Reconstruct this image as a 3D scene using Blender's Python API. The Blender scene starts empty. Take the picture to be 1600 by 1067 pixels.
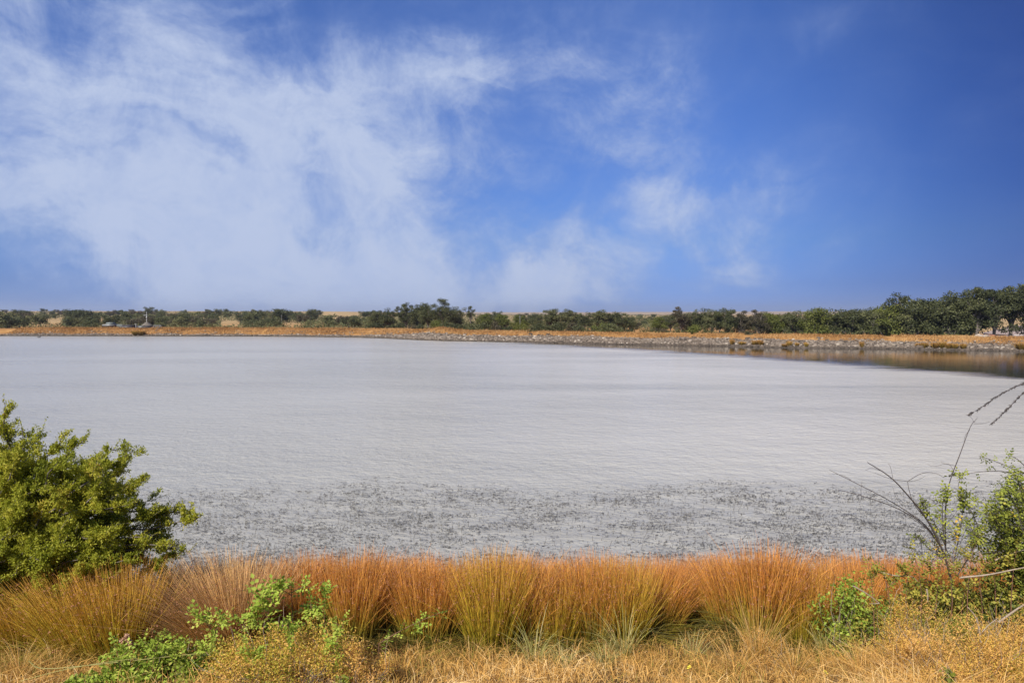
import bpy, math, random
import numpy as np
from mathutils import Vector
R = np.random.default_rng(7)
random.seed(7)
S = bpy.context.scene
COL = S.collection
PI = math.pi

# ------------------------------------------------------------------ camera numbers
FPX = 1067.0                       # focal length in photo pixels (24 mm lens)
CAMZ = 4.2
PITCH = math.atan((533.5 - 490.0) / FPX)

def at(px, py, d):
    """World point at depth y = d seen at photo pixel (px, py)."""
    a = (px - 800.0) / FPX
    b = (533.5 - py) / FPX
    dy = math.cos(PITCH) + b * math.sin(PITCH)
    dz = -math.sin(PITCH) + b * math.cos(PITCH)
    k = d / dy
    return np.array([a * k, d, CAMZ + dz * k])

# ------------------------------------------------------------------ helpers
def sstep(a, b, x):
    t = np.clip((x - a) / (b - a), 0, 1)
    return t * t * (3 - 2 * t)

def norm(v):
    return v / np.maximum(np.linalg.norm(v, axis=-1, keepdims=True), 1e-9)

def rdir(n):
    return norm(R.normal(size=(n, 3)))

def tag(o, label=None, cat=None, group=None, kind=None):
    if label: o['label'] = label
    if cat: o['category'] = cat
    if group: o['group'] = group
    if kind: o['kind'] = kind
    return o

def empty(name, loc, rz=0.0, sc=1.0):
    o = bpy.data.objects.new(name, None)
    COL.objects.link(o)
    o.empty_display_size = 0.2
    o.location = tuple(float(c) for c in loc)
    o.rotation_euler = (0, 0, rz)
    o.scale = (sc, sc, sc) if np.isscalar(sc) else sc
    return o

def copy_tree(o, parent=None):
    c = o.copy(); COL.objects.link(c)
    if parent: c.parent = parent
    for ch in list(o.children):
        copy_tree(ch, c)
    return c

class Geo:
    """Collects vertices, faces and two per-vertex numbers (t along a blade, r random)."""
    def __init__(s):
        s.v = []; s.f = []; s.t = []; s.r = []; s.m = []; s.n = 0
    def add(s, v, f, t=0.0, r=0.5, m=0):
        v = np.asarray(v, dtype=np.float32).reshape(-1, 3)
        f = np.asarray(f, dtype=np.int64)
        k = len(v)
        s.v.append(v); s.f.append(f + s.n)
        s.t.append(np.broadcast_to(np.asarray(t, np.float32), (k,)))
        s.r.append(np.broadcast_to(np.asarray(r, np.float32), (k,)))
        s.m.append(np.full(len(f), m, np.int32))
        s.n += k
    def ribbons(s, P, W, side, r, m=0, t=None):
        """P (N,S,3) centre lines, W (N,S) widths, side (N,3)."""
        N, K, _ = P.shape
        off = side[:, None, :] * (W[:, :, None] * 0.5)
        V = np.stack([P - off, P + off], axis=2).reshape(-1, 3)
        i = (np.arange(N)[:, None] * K + np.arange(K - 1)[None, :]) * 2
        F = np.stack([i, i + 1, i + 3, i + 2], axis=-1).reshape(-1, 4)
        if t is None:
            t = np.linspace(0, 1, K)
        tt = np.repeat(np.broadcast_to(t, (N, K)).reshape(-1), 2)
        rr = np.repeat(np.asarray(r), K * 2)
        s.add(V, F, tt, rr, m)
    def leaves(s, p, d, nrm, L, Wd, r, m=0, cup=0.12):
        """Kite shaped leaves: p base, d direction, nrm face normal."""
        n = len(p)
        d = norm(d); side = norm(np.cross(d, nrm)); up = np.cross(side, d)
        L = np.broadcast_to(L, (n,))[:, None]; Wd = np.broadcast_to(Wd, (n,))[:, None]
        a = p
        b = p + d * L * 0.45 + side * Wd * 0.5 + up * L * cup
        c = p + d * L
        e = p + d * L * 0.45 - side * Wd * 0.5 + up * L * cup
        V = np.stack([a, b, c, e], 1).reshape(-1, 3)
        i = np.arange(n)[:, None] * 4
        F = np.concatenate([i + np.array([0, 1, 2]), i + np.array([0, 2, 3])], 0)
        s.add(V, F, np.tile([0, .5, 1, .5], n), np.repeat(r, 4), m)
    def tube(s, P, rad, k=5, m=0, r=0.5):
        P = np.asarray(P, float); n = len(P)
        rad = np.broadcast_to(np.asarray(rad, float), (n,))
        T = np.gradient(P, axis=0); T = norm(T)
        ref = np.array([0.3, 0.2, 1.0]) if abs(T[0][2]) < 0.9 else np.array([1.0, 0.1, 0.0])
        A = norm(np.cross(T, ref)); B = np.cross(T, A)
        an = np.arange(k) * 2 * PI / k
        V = P[:, None, :] + rad[:, None, None] * (np.cos(an)[None, :, None] * A[:, None, :] + np.sin(an)[None, :, None] * B[:, None, :])
        i = np.arange(n - 1)[:, None] * k; j = np.arange(k)[None, :]
        F = np.stack([i + j, i + (j + 1) % k, i + k + (j + 1) % k, i + k + j], -1).reshape(-1, 4)
        s.add(V.reshape(-1, 3), F, np.repeat(np.linspace(0, 1, n), k), r, m)
        s.add(V[-1], [list(range(k))] if k in (3, 4) else [[0, q, q + 1] for q in range(1, k - 1)], 1.0, r, m)
    def box(s, c, size, rz=0.0, m=0, r=0.5, taper=1.0):
        x, y, z = [q / 2 for q in size]
        V = np.array([[-x, -y, -z], [x, -y, -z], [x, y, -z], [-x, y, -z], [-x * taper, -y * taper, z], [x * taper, -y * taper, z], [x * taper, y * taper, z], [-x * taper, y * taper, z]])
        ca, sa = math.cos(rz), math.sin(rz)
        V = V @ np.array([[ca, sa, 0], [-sa, ca, 0], [0, 0, 1]]) + np.asarray(c)
        s.add(V, [[3, 2, 1, 0], [4, 5, 6, 7], [0, 1, 5, 4], [1, 2, 6, 5], [2, 3, 7, 6], [3, 0, 4, 7]], 0, r, m)
    def mesh(s, name, mats):
        me = bpy.data.meshes.new(name)
        V = np.concatenate(s.v)
        sizes = np.concatenate([np.full(len(f), f.shape[1], np.int32) for f in s.f])
        loops = np.concatenate([f.reshape(-1) for f in s.f]).astype(np.int32)
        me.vertices.add(len(V)); me.vertices.foreach_set('co', V.reshape(-1))
        me.loops.add(len(loops)); me.loops.foreach_set('vertex_index', loops)
        me.polygons.add(len(sizes))
        st = np.zeros(len(sizes), np.int32); st[1:] = np.cumsum(sizes)[:-1]
        me.polygons.foreach_set('loop_start', st)
        me.polygons.foreach_set('loop_total', sizes)
        for m in (mats if isinstance(mats, (list, tuple)) else [mats]):
            me.materials.append(m)
        me.polygons.foreach_set('material_index', np.concatenate(s.m))
        for nm, a in (('t', s.t), ('r', s.r)):
            at_ = me.attributes.new(nm, 'FLOAT', 'POINT')
            at_.data.foreach_set('value', np.concatenate(a).astype(np.float32))
        me.update(calc_edges=True)
        return me
    def build(s, name, mats, parent=None, loc=None, smooth=False):
        me = s.mesh(name, mats)
        if smooth:
            me.polygons.foreach_set('use_smooth', np.ones(len(me.polygons), bool))
        o = bpy.data.objects.new(name, me); COL.objects.link(o)
        if parent: o.parent = parent
        if loc is not None: o.location = tuple(float(c) for c in loc)
        return o

# ------------------------------------------------------------------ materials
def newmat(name):
    m = bpy.data.materials.new(name); m.use_nodes = True
    nt = m.node_tree
    for n in list(nt.nodes): nt.nodes.remove(n)
    out = nt.nodes.new('ShaderNodeOutputMaterial')
    return m, nt, out

class NT:
    """Small node writing helper."""
    def __init__(s, nt): s.nt = nt
    def n(s, typ, **kw):
        q = s.nt.nodes.new(typ)
        for k, v in kw.items(): setattr(q, k, v)
        return q
    def inp(s, node, key, val):
        if hasattr(val, 'is_linked') or isinstance(val, bpy.types.NodeSocket): s.nt.links.new(val, node.inputs[key])
        else: node.inputs[key].default_value = val
    def math(s, op, a, b=None, c=None, clamp=False):
        q = s.n('ShaderNodeMath', operation=op, use_clamp=clamp)
        s.inp(q, 0, a)
        if b is not None: s.inp(q, 1, b)
        if c is not None: s.inp(q, 2, c)
        return q.outputs[0]
    def rng(s, x, a, b, c=0.0, d=1.0, smooth=True):
        q = s.n('ShaderNodeMapRange', interpolation_type='SMOOTHSTEP' if smooth else 'LINEAR', clamp=True)
        s.inp(q, 0, x); s.inp(q, 1, a); s.inp(q, 2, b); s.inp(q, 3, c); s.inp(q, 4, d)
        return q.outputs[0]
    def ramp(s, x, stops):
        q = s.n('ShaderNodeValToRGB'); s.inp(q, 0, x)
        el = q.color_ramp.elements
        while len(el) < len(stops): el.new(0.5)
        for e, (p, c) in zip(el, stops):
            e.position = p; e.color = (*c, 1)
        return q.outputs[0]
    def mix(s, f, a, b, blend='MIX'):
        q = s.n('ShaderNodeMix', data_type='RGBA', blend_type=blend)
        s.inp(q, 0, f)
        for k, v in ((6, a), (7, b)):
            if isinstance(v, tuple) and len(v) == 3: v = (*v, 1)
            s.inp(q, k, v)
        return q.outputs[2]
    def noise(s, vec, scale, detail=4, rough=0.55, dist=0.0):
        q = s.n('ShaderNodeTexNoise'); s.inp(q, 'Scale', scale); s.inp(q, 'Detail', detail)
        s.inp(q, 'Roughness', rough); s.inp(q, 'Distortion', dist)
        if vec is not None: s.inp(q, 'Vector', vec)
        return q.outputs[0]
    def attr(s, name):
        q = s.n('ShaderNodeAttribute', attribute_name=name)
        return q.outputs['Fac']

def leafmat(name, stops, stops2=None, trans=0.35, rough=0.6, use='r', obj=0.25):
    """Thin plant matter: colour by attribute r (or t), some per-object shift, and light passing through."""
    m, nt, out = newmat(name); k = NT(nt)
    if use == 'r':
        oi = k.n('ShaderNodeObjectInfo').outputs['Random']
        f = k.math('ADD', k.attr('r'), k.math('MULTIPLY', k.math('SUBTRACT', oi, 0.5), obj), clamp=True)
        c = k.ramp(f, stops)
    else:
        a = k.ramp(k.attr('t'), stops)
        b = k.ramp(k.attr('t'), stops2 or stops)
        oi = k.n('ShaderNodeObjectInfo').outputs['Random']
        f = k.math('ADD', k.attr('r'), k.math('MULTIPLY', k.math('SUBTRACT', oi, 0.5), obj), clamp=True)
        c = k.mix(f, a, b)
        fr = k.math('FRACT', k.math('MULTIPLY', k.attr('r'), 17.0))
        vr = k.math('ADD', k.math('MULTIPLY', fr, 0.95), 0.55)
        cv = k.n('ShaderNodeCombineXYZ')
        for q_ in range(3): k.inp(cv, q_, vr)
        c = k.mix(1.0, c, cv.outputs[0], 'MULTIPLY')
    p = k.n('ShaderNodeBsdfPrincipled')
    k.inp(p, 'Base Color', c); k.inp(p, 'Roughness', rough); k.inp(p, 'Specular IOR Level', 0.25)
    t = k.n('ShaderNodeBsdfTranslucent'); k.inp(t, 'Color', c)
    x = k.n('ShaderNodeMixShader'); k.inp(x, 0, trans)
    nt.links.new(p.outputs[0], x.inputs[1]); nt.links.new(t.outputs[0], x.inputs[2])
    nt.links.new(x.outputs[0], out.inputs[0])
    return m

def plainmat(name, c1, c2, scale=6.0, rough=0.8, bump=0.0, metal=0.0):
    m, nt, out = newmat(name); k = NT(nt)
    co = k.n('ShaderNodeTexCoord').outputs['Object']
    nz = k.noise(co, scale, 6, 0.65)
    c = k.mix(k.rng(nz, 0.3, 0.7), c1, c2)
    p = k.n('ShaderNodeBsdfPrincipled'); k.inp(p, 'Base Color', c); k.inp(p, 'Roughness', rough); k.inp(p, 'Metallic', metal)
    if bump:
        b = k.n('ShaderNodeBump'); k.inp(b, 'Strength', bump); k.inp(b, 'Distance', 0.05); k.inp(b, 'Height', nz)
        nt.links.new(b.outputs[0], p.inputs['Normal'])
    nt.links.new(p.outputs[0], out.inputs[0])
    return m

M = {}
M['bark'] = plainmat('bark', (0.10, 0.08, 0.065), (0.20, 0.17, 0.14), 9, 0.9, 0.5)
M['darktwig'] = plainmat('dark_twig', (0.035, 0.028, 0.025), (0.08, 0.06, 0.05), 20, 0.8)
M['deadwood'] = plainmat('dead_wood', (0.24, 0.185, 0.13), (0.38, 0.30, 0.22), 14, 0.85, 0.3)
M['oak_leaf'] = leafmat('oak_leaf', [(0, (0.035, 0.042, 0.016)), (0.4, (0.065, 0.072, 0.026)), (0.75, (0.11, 0.115, 0.04)), (1, (0.20, 0.19, 0.085))], trans=0.25, obj=0.35)
M['oak_leaf_bright'] = leafmat('oak_leaf_bright', [(0, (0.06, 0.07, 0.014)), (0.5, (0.125, 0.14, 0.024)), (1, (0.21, 0.20, 0.06))], trans=0.3)
M['oak_leaf_brown'] = leafmat('oak_leaf_brown', [(0, (0.05, 0.045, 0.022)), (0.5, (0.085, 0.07, 0.036)), (1, (0.15, 0.12, 0.075))], trans=0.25)
M['scrub_leaf'] = leafmat('scrub_leaf', [(0, (0.065, 0.074, 0.03)), (0.5, (0.13, 0.135, 0.05)), (1, (0.22, 0.205, 0.085))], trans=0.25, obj=0.6)
M['bush_leaf'] = leafmat('bush_leaf', [(0, (0.16, 0.19, 0.016)), (0.3, (0.32, 0.34, 0.03)), (0.65, (0.50, 0.48, 0.055)), (0.87, (0.64, 0.55, 0.09)), (1, (0.58, 0.35, 0.07))], trans=0.5, obj=0.0)
M['rose_leaf'] = leafmat('rose_leaf', [(0, (0.14, 0.19, 0.03)), (0.5, (0.32, 0.42, 0.05)), (0.85, (0.48, 0.55, 0.09)), (1, (0.55, 0.50, 0.12))], trans=0.4, obj=0.2)
M['shrub_leaf'] = leafmat('shrub_leaf', [(0, (0.10, 0.13, 0.022)), (0.5, (0.26, 0.29, 0.04)), (0.85, (0.42, 0.42, 0.065)), (1, (0.62, 0.38, 0.05))], trans=0.35, obj=0.1)
M['bramble_leaf'] = leafmat('bramble_leaf', [(0, (0.10, 0.13, 0.03)), (0.4, (0.26, 0.26, 0.04)), (0.75, (0.46, 0.38, 0.06)), (1, (0.58, 0.38, 0.10))], trans=0.35, obj=0.15)
M['dry_leaf'] = leafmat('dry_leaf', [(0, (0.28, 0.29, 0.03)), (0.3, (0.58, 0.46, 0.06)), (0.6, (0.76, 0.46, 0.10)), (1, (0.82, 0.47, 0.16))], trans=0.35, obj=0.1)
M['grass_dry'] = leafmat('grass_dry', [(0, (0.22, 0.23, 0.035)), (0.1, (0.34, 0.26, 0.05)), (0.3, (0.44, 0.24, 0.075)), (0.55, (0.66, 0.37, 0.09)), (0.8, (0.77, 0.46, 0.13)), (1, (0.84, 0.60, 0.28))], trans=0.3, obj=0)
M['grass_pale'] = leafmat('grass_pale', [(0, (0.22, 0.22, 0.05)), (0.5, (0.40, 0.36, 0.12)), (1, (0.56, 0.46, 0.22))], trans=0.3, obj=0.1)
M['gold_grass'] = leafmat('gold_grass', [(0, (0.20, 0.105, 0.035)), (0.5, (0.40, 0.21, 0.07)), (1, (0.54, 0.34, 0.14))], trans=0.25, obj=0)
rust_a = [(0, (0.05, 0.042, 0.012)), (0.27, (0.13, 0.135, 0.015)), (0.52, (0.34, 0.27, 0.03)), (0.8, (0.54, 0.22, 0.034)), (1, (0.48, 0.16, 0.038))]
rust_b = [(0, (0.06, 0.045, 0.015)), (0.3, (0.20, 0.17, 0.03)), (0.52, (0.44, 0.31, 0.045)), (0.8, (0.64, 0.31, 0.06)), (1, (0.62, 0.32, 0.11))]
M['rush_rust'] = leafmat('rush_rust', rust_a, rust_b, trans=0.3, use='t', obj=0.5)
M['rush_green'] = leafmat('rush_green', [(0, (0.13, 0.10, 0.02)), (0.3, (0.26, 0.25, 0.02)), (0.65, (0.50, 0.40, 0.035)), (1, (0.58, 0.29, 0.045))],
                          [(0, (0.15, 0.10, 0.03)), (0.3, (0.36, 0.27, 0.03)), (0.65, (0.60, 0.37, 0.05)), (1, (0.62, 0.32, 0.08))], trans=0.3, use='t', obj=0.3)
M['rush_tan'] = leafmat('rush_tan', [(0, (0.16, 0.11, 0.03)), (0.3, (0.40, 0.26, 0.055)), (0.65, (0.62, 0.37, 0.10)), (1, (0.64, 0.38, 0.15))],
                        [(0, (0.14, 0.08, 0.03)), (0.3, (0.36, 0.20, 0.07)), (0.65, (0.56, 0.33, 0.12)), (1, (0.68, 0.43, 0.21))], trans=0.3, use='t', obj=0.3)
M['seed'] = plainmat('seed_head', (0.22, 0.085, 0.04), (0.40, 0.18, 0.09), 30, 0.9)
M['tuft'] = leafmat('bank_tuft', [(0, (0.06, 0.03, 0.012)), (0.6, (0.17, 0.085, 0.022)), (1, (0.36, 0.17, 0.045))], [(0, (0.10, 0.08, 0.015)), (0.6, (0.32, 0.22, 0.04)), (1, (0.58, 0.32, 0.08))], trans=0.2, use='t', obj=0.8)
M['weed'] = leafmat('pond_weed', [(0, (0.05, 0.046, 0.042)), (0.6, (0.09, 0.083, 0.072)), (1, (0.15, 0.14, 0.115))], trans=0.05, obj=0)
M['rock'] = leafmat('stone', [(0, (0.05, 0.04, 0.03)), (0.4, (0.13, 0.10, 0.075)), (0.8, (0.23, 0.185, 0.14)), (1, (0.40, 0.34, 0.27))], trans=0.0, rough=0.95, obj=0)
M['white'] = plainmat('white_paint', (0.45, 0.45, 0.43), (0.55, 0.55, 0.53), 5, 0.5)
M['galv'] = plainmat('galvanised_metal', (0.15, 0.148, 0.14), (0.23, 0.23, 0.22), 8, 0.5, 0, 0.2)
M['darkpaint'] = plainmat('dark_paint', (0.022, 0.018, 0.02), (0.045, 0.035, 0.035), 4, 0.7)
M['greypanel'] = plainmat('grey_panel', (0.10, 0.115, 0.105), (0.17, 0.185, 0.17), 5, 0.6)
M['brick'] = plainmat('red_brick', (0.24, 0.085, 0.06), (0.34, 0.14, 0.10), 9, 0.9, 0.2)
M['rooftile'] = plainmat('roof_tile', (0.22, 0.165, 0.145), (0.32, 0.25, 0.225), 12, 0.85, 0.3)
M['glass'] = plainmat('window_glass', (0.02, 0.025, 0.03), (0.04, 0.05, 0.055), 2, 0.08)
M['roofgrey'] = plainmat('roof_sheet', (0.11, 0.09, 0.07), (0.17, 0.145, 0.115), 6, 0.8)
M['yellowpetal'] = plainmat('yellow_petal', (0.75, 0.62, 0.04), (0.80, 0.70, 0.08), 20, 0.6)
M['greenstem'] = plainmat('green_stem', (0.16, 0.18, 0.05), (0.26, 0.22, 0.07), 20, 0.7)
M['redstem'] = plainmat('red_stem', (0.12, 0.055, 0.035), (0.22, 0.11, 0.06), 20, 0.7)
M['thistle'] = plainmat('dry_flower', (0.42, 0.22, 0.12), (0.58, 0.36, 0.24), 40, 0.9)

# ------------------------------------------------------------------ terrain
SHORE = np.array([(-96, 128), (-70, 126.8), (-47, 125.5), (-34, 122.5), (-27, 119.5), (-21.7, 115.8), (-15, 108.5), (-9.7, 104), (0, 101), (8.9, 95.5),
                  (17.1, 91.5), (23, 89.6), (28.9, 87), (33, 84), (39, 82.5), (45.8, 81), (57, 76), (75, 68), (95, 52), (108, 30), (104, 14), (80, 10),
                  (40, 9.8), (15, 9.7), (0, 9.6), (-15, 9.6), (-40, 9.8), (-90, 8), (-140, 12), (-170, 40), (-172, 85), (-150, 115), (-120, 126)], float)

def shore_dist(x, y):
    """Signed distance to the shoreline, positive outside the lake."""
    x = np.asarray(x, float); y = np.asarray(y, float)
    d2 = np.full(x.shape, 1e18); ins = np.zeros(x.shape, bool)
    n = len(SHORE)
    for i in range(n):
        ax, ay = SHORE[i]; bx, by = SHORE[(i + 1) % n]
        ex, ey = bx - ax, by - ay
        u = np.clip(((x - ax) * ex + (y - ay) * ey) / (ex * ex + ey * ey), 0, 1)
        d2 = np.minimum(d2, (x - ax - u * ex) ** 2 + (y - ay - u * ey) ** 2)
        c = ((ay > y) != (by > y)) & (x < (bx - ax) * (y - ay) / (by - ay + 1e-12) + ax)
        ins ^= c
    d = np.sqrt(d2)
    return np.where(ins, -d, d)

def wob(x, y, s, seed=0):
    p = seed * 1.7
    return (np.sin(x / s + 1.3 * np.sin(y / s * 0.7 + p) + p) + np.sin(y / s * 1.3 + 1.1 * np.sin(x / s * 0.9 + 2 * p)) + 0.5 * np.sin((x + y) / s * 2.3 + p)) / 2.5

HY = np.array([0, 140, 200, 300, 500, 700, 950, 1150, 1600, 2600, 3600, 4300, 6000])
HZ = np.array([0.4, 0.4, 0.8, 1.7, 3.6, 5.6, 7.5, 6.0, 1.0, -2.0, 6.0, 14.0, 6.0])

def height(x, y):
    x = np.asarray(x, float); y = np.asarray(y, float)
    d = shore_dist(x, y)
    dd = d + 0.25 * wob(x, y, 1.1, 3) * sstep(40, 60, y)
    dam = np.interp(dd, [-30, -6, 0, 4.2, 5.2, 9.0, 14, 30], [-2.5, -1.8, 0, 1.22, 1.3, 1.25, 0.3, 0])
    mound = 0.55 * np.exp(-((x + 12.0) / 3.2) ** 2 - ((y - 112.5) / 2.5) ** 2)
    side = 0.3 + 0.7 * sstep(0.0, -0.28, x / np.maximum(y, 1))
    base = np.interp(y, HY, HZ) * np.where(y > 1600, 1.0, side)
    low = -2.2 * sstep(0.25, 0.5, x / np.maximum(y, 1)) * sstep(400, 160, y)
    und = wob(x, y, 60, 1) * 0.25 * sstep(150, 300, y) + wob(x, y, 190, 2) * 1.0 * sstep(300, 800, y) + wob(x, y, 700, 4) * 5 * sstep(2500, 4000, y)
    far = base + low + und
    w = sstep(9, 32, d)
    zf = dam * (1 - w) + np.where(d > 0, far, 0) * w + mound
    zn = np.where(d < 0, np.maximum(d * 0.3, -2.0), np.minimum(0.26 * d, 2.6 + 0 * d)) + 0.03 * wob(x, y, 0.5, 5)
    wn = sstep(60, 25, y)
    return zf * (1 - wn) + zn * wn

def h1(x, y):
    return float(height(np.array([x]), np.array([y]))[0])

def axis(parts):
    return np.unique(np.concatenate([np.arange(a, b, s) for a, b, s in parts]))
YS = np.concatenate([axis([(-60, 2, 4.0), (2, 16, 0.35), (16, 70, 4.5), (70, 150, 0.8), (150, 400, 7.0)]), np.geomspace(400, 7000, 60)])
half = np.concatenate([axis([(0, 110, 1.2), (110, 200, 6)]), np.geomspace(200, 6000, 45)])
XS = np.concatenate([-half[::-1][:-1], half])
GX, GY = np.meshgrid(XS, YS)
gx, gy = GX.ravel(), GY.ravel()
gz = height(gx, gy); gd = shore_dist(gx, gy)
g = Geo()
ny, nx = GX.shape
ii = (np.arange(ny - 1)[:, None] * nx + np.arange(nx - 1)[None, :])
g.add(np.stack([gx, gy, gz], 1), np.stack([ii, ii + 1, ii + nx + 1, ii + nx], -1).reshape(-1, 4), np.clip(gd, -5, 50) / 50, 0.5)

m, nt, out = newmat('ground_cover'); k = NT(nt)
geo = k.n('ShaderNodeNewGeometry'); pos = geo.outputs['Position']
sep = k.n('ShaderNodeSeparateXYZ'); k.inp(sep, 0, pos)
dsh = k.math('MULTIPLY', k.attr('t'), 50.0)
n1 = k.noise(pos, 0.5, 8, 0.7); n2 = k.noise(pos, 0.02, 6, 0.6); n3 = k.noise(pos, 6.0, 6, 0.7)
straw = k.mix(k.rng(n3, 0.3, 0.7), (0.05, 0.032, 0.018), (0.22, 0.13, 0.055))
gold = k.mix(k.rng(n1, 0.3, 0.7), (0.26, 0.13, 0.045), (0.42, 0.23, 0.08))
hill = k.mix(k.rng(n2, 0.35, 0.65), (0.30, 0.20, 0.095), (0.42, 0.29, 0.14))
stone = k.mix(k.rng(n3, 0.35, 0.65), (0.08, 0.07, 0.058), (0.20, 0.17, 0.14))
limit = k.rng(sep.outputs[0], -32, -8, 1.2, 2.9)
onbank = k.math('MULTIPLY', k.rng(k.math('ADD', dsh, k.math('MULTIPLY', n1, 0.9)), k.math('SUBTRACT', limit, 0.3), k.math('ADD', limit, 1.0), 1, 0), k.rng(sep.outputs[1], 30, 60))
wet = k.rng(dsh, 0.05, 0.35, 0.45, 1.0)
c = k.mix(k.rng(sep.outputs[1], 25, 60), straw, gold)
c = k.mix(k.rng(sep.outputs[1], 150, 260), c, hill)
c = k.mix(onbank, c, stone)
wetc = k.n('ShaderNodeCombineXYZ')
for q in range(3): k.inp(wetc, q, wet)
c = k.mix(1.0, c, wetc.outputs[0], 'MULTIPLY')
p = k.n('ShaderNodeBsdfPrincipled'); k.inp(p, 'Base Color', c); k.inp(p, 'Roughness', 0.95); k.inp(p, 'Specular IOR Level', 0.1)
b = k.n('ShaderNodeBump'); k.inp(b, 'Strength', 0.6); k.inp(b, 'Distance', 0.08); k.inp(b, 'Height', n3)
nt.links.new(b.outputs[0], p.inputs['Normal']); nt.links.new(p.outputs[0], out.inputs[0])
tag(g.build('ground', m, smooth=True), kind='structure')

# ------------------------------------------------------------------ water
m, nt, out = newmat('lake_water'); k = NT(nt)
geo = k.n('ShaderNodeNewGeometry'); pos = geo.outputs['Position']
sep = k.n('ShaderNodeSeparateXYZ'); k.inp(sep, 0, pos)
X, Y = sep.outputs[0], sep.outputs[1]
mp = k.n('ShaderNodeMapping'); k.inp(mp, 'Vector', pos); k.inp(mp, 'Scale', (0.75, 1.0, 1.0)); k.inp(mp, 'Rotation', (0, 0, 0.35))
wv = mp.outputs[0]
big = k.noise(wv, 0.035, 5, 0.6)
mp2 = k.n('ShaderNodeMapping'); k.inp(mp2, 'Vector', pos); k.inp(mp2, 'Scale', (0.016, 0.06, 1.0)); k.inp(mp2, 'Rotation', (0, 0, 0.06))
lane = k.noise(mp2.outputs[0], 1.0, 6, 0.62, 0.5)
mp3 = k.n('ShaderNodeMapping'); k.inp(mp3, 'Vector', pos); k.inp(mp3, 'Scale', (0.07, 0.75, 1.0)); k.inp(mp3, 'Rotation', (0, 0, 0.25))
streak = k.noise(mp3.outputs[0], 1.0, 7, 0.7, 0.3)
edge = k.math('ADD', k.math('ADD', k.math('MULTIPLY', k.math('SUBTRACT', X, 5.5), 0.8), k.math('MULTIPLY', k.math('SUBTRACT', Y, 90.0), 0.6)), k.math('ADD', k.math('MULTIPLY', k.math('SUBTRACT', k.noise(pos, 0.12, 4, 0.6), 0.5), 8.0), k.math('MULTIPLY', k.math('SUBTRACT', streak, 0.5), 13.0)))
edge = k.math('ADD', edge, k.rng(X, 16.0, 38.0, 0.0, 7.0))
calm = k.rng(edge, -2.0, 3.5)
r1 = k.noise(wv, 2.6, 5, 0.65, 0.4); r2 = k.noise(wv, 8.0, 3, 0.6, 0.2); r3 = k.noise(wv, 0.6, 3, 0.5)
hgt = k.math('ADD', k.math('ADD', k.math('MULTIPLY', r1, 0.085), k.math('MULTIPLY', r2, 0.036)), k.math('MULTIPLY', r3, 0.10))
bump = k.n('ShaderNodeBump'); k.inp(bump, 'Height', hgt); k.inp(bump, 'Distance', 1.0)
k.inp(bump, 'Strength', k.math('MULTIPLY', k.rng(calm, 0, 1, 1.0, 0.05, False), k.rng(lane, 0.35, 0.65, 1.25, 0.6)))
right_sheen = k.rng(k.math('ADD', k.math('ADD', X, k.math('MULTIPLY', Y, 0.12)), k.math('MULTIPLY', big, 26.0)), 2.0, 34.0)  # mask of the painted sheen, rising towards the right and far water
sheen_tone = k.mix(right_sheen, (0.37, 0.353, 0.30), (0.565, 0.522, 0.43))  # brighter, warmer right side: surface sheen painted into the water colour
sheen_tone = k.mix(k.rng(lane, 0.36, 0.64, 0.75, 0.0), sheen_tone, (0.315, 0.305, 0.268))  # wind lanes: their duller sheen is painted in as darker colour
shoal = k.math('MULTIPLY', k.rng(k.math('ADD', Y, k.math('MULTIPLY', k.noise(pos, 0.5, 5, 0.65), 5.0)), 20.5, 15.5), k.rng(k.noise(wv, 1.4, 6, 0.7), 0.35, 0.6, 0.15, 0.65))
sheen_tone = k.mix(shoal, sheen_tone, (0.27, 0.255, 0.22))
c = k.mix(calm, sheen_tone, (0.045, 0.042, 0.034))
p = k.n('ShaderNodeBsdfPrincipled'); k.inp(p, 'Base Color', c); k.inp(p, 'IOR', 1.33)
k.inp(p, 'Roughness', k.rng(calm, 0, 1, 0.2, 0.03, False)); nt.links.new(bump.outputs[0], p.inputs['Normal'])
nt.links.new(p.outputs[0], out.inputs[0])
g = Geo()
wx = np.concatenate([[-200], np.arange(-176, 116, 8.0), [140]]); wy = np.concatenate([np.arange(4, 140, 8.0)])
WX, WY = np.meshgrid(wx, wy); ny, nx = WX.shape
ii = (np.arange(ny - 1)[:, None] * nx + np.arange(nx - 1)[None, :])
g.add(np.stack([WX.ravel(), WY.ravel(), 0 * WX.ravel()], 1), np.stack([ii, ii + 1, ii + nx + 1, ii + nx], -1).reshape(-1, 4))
tag(g.build('water', m), kind='structure')

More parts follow.
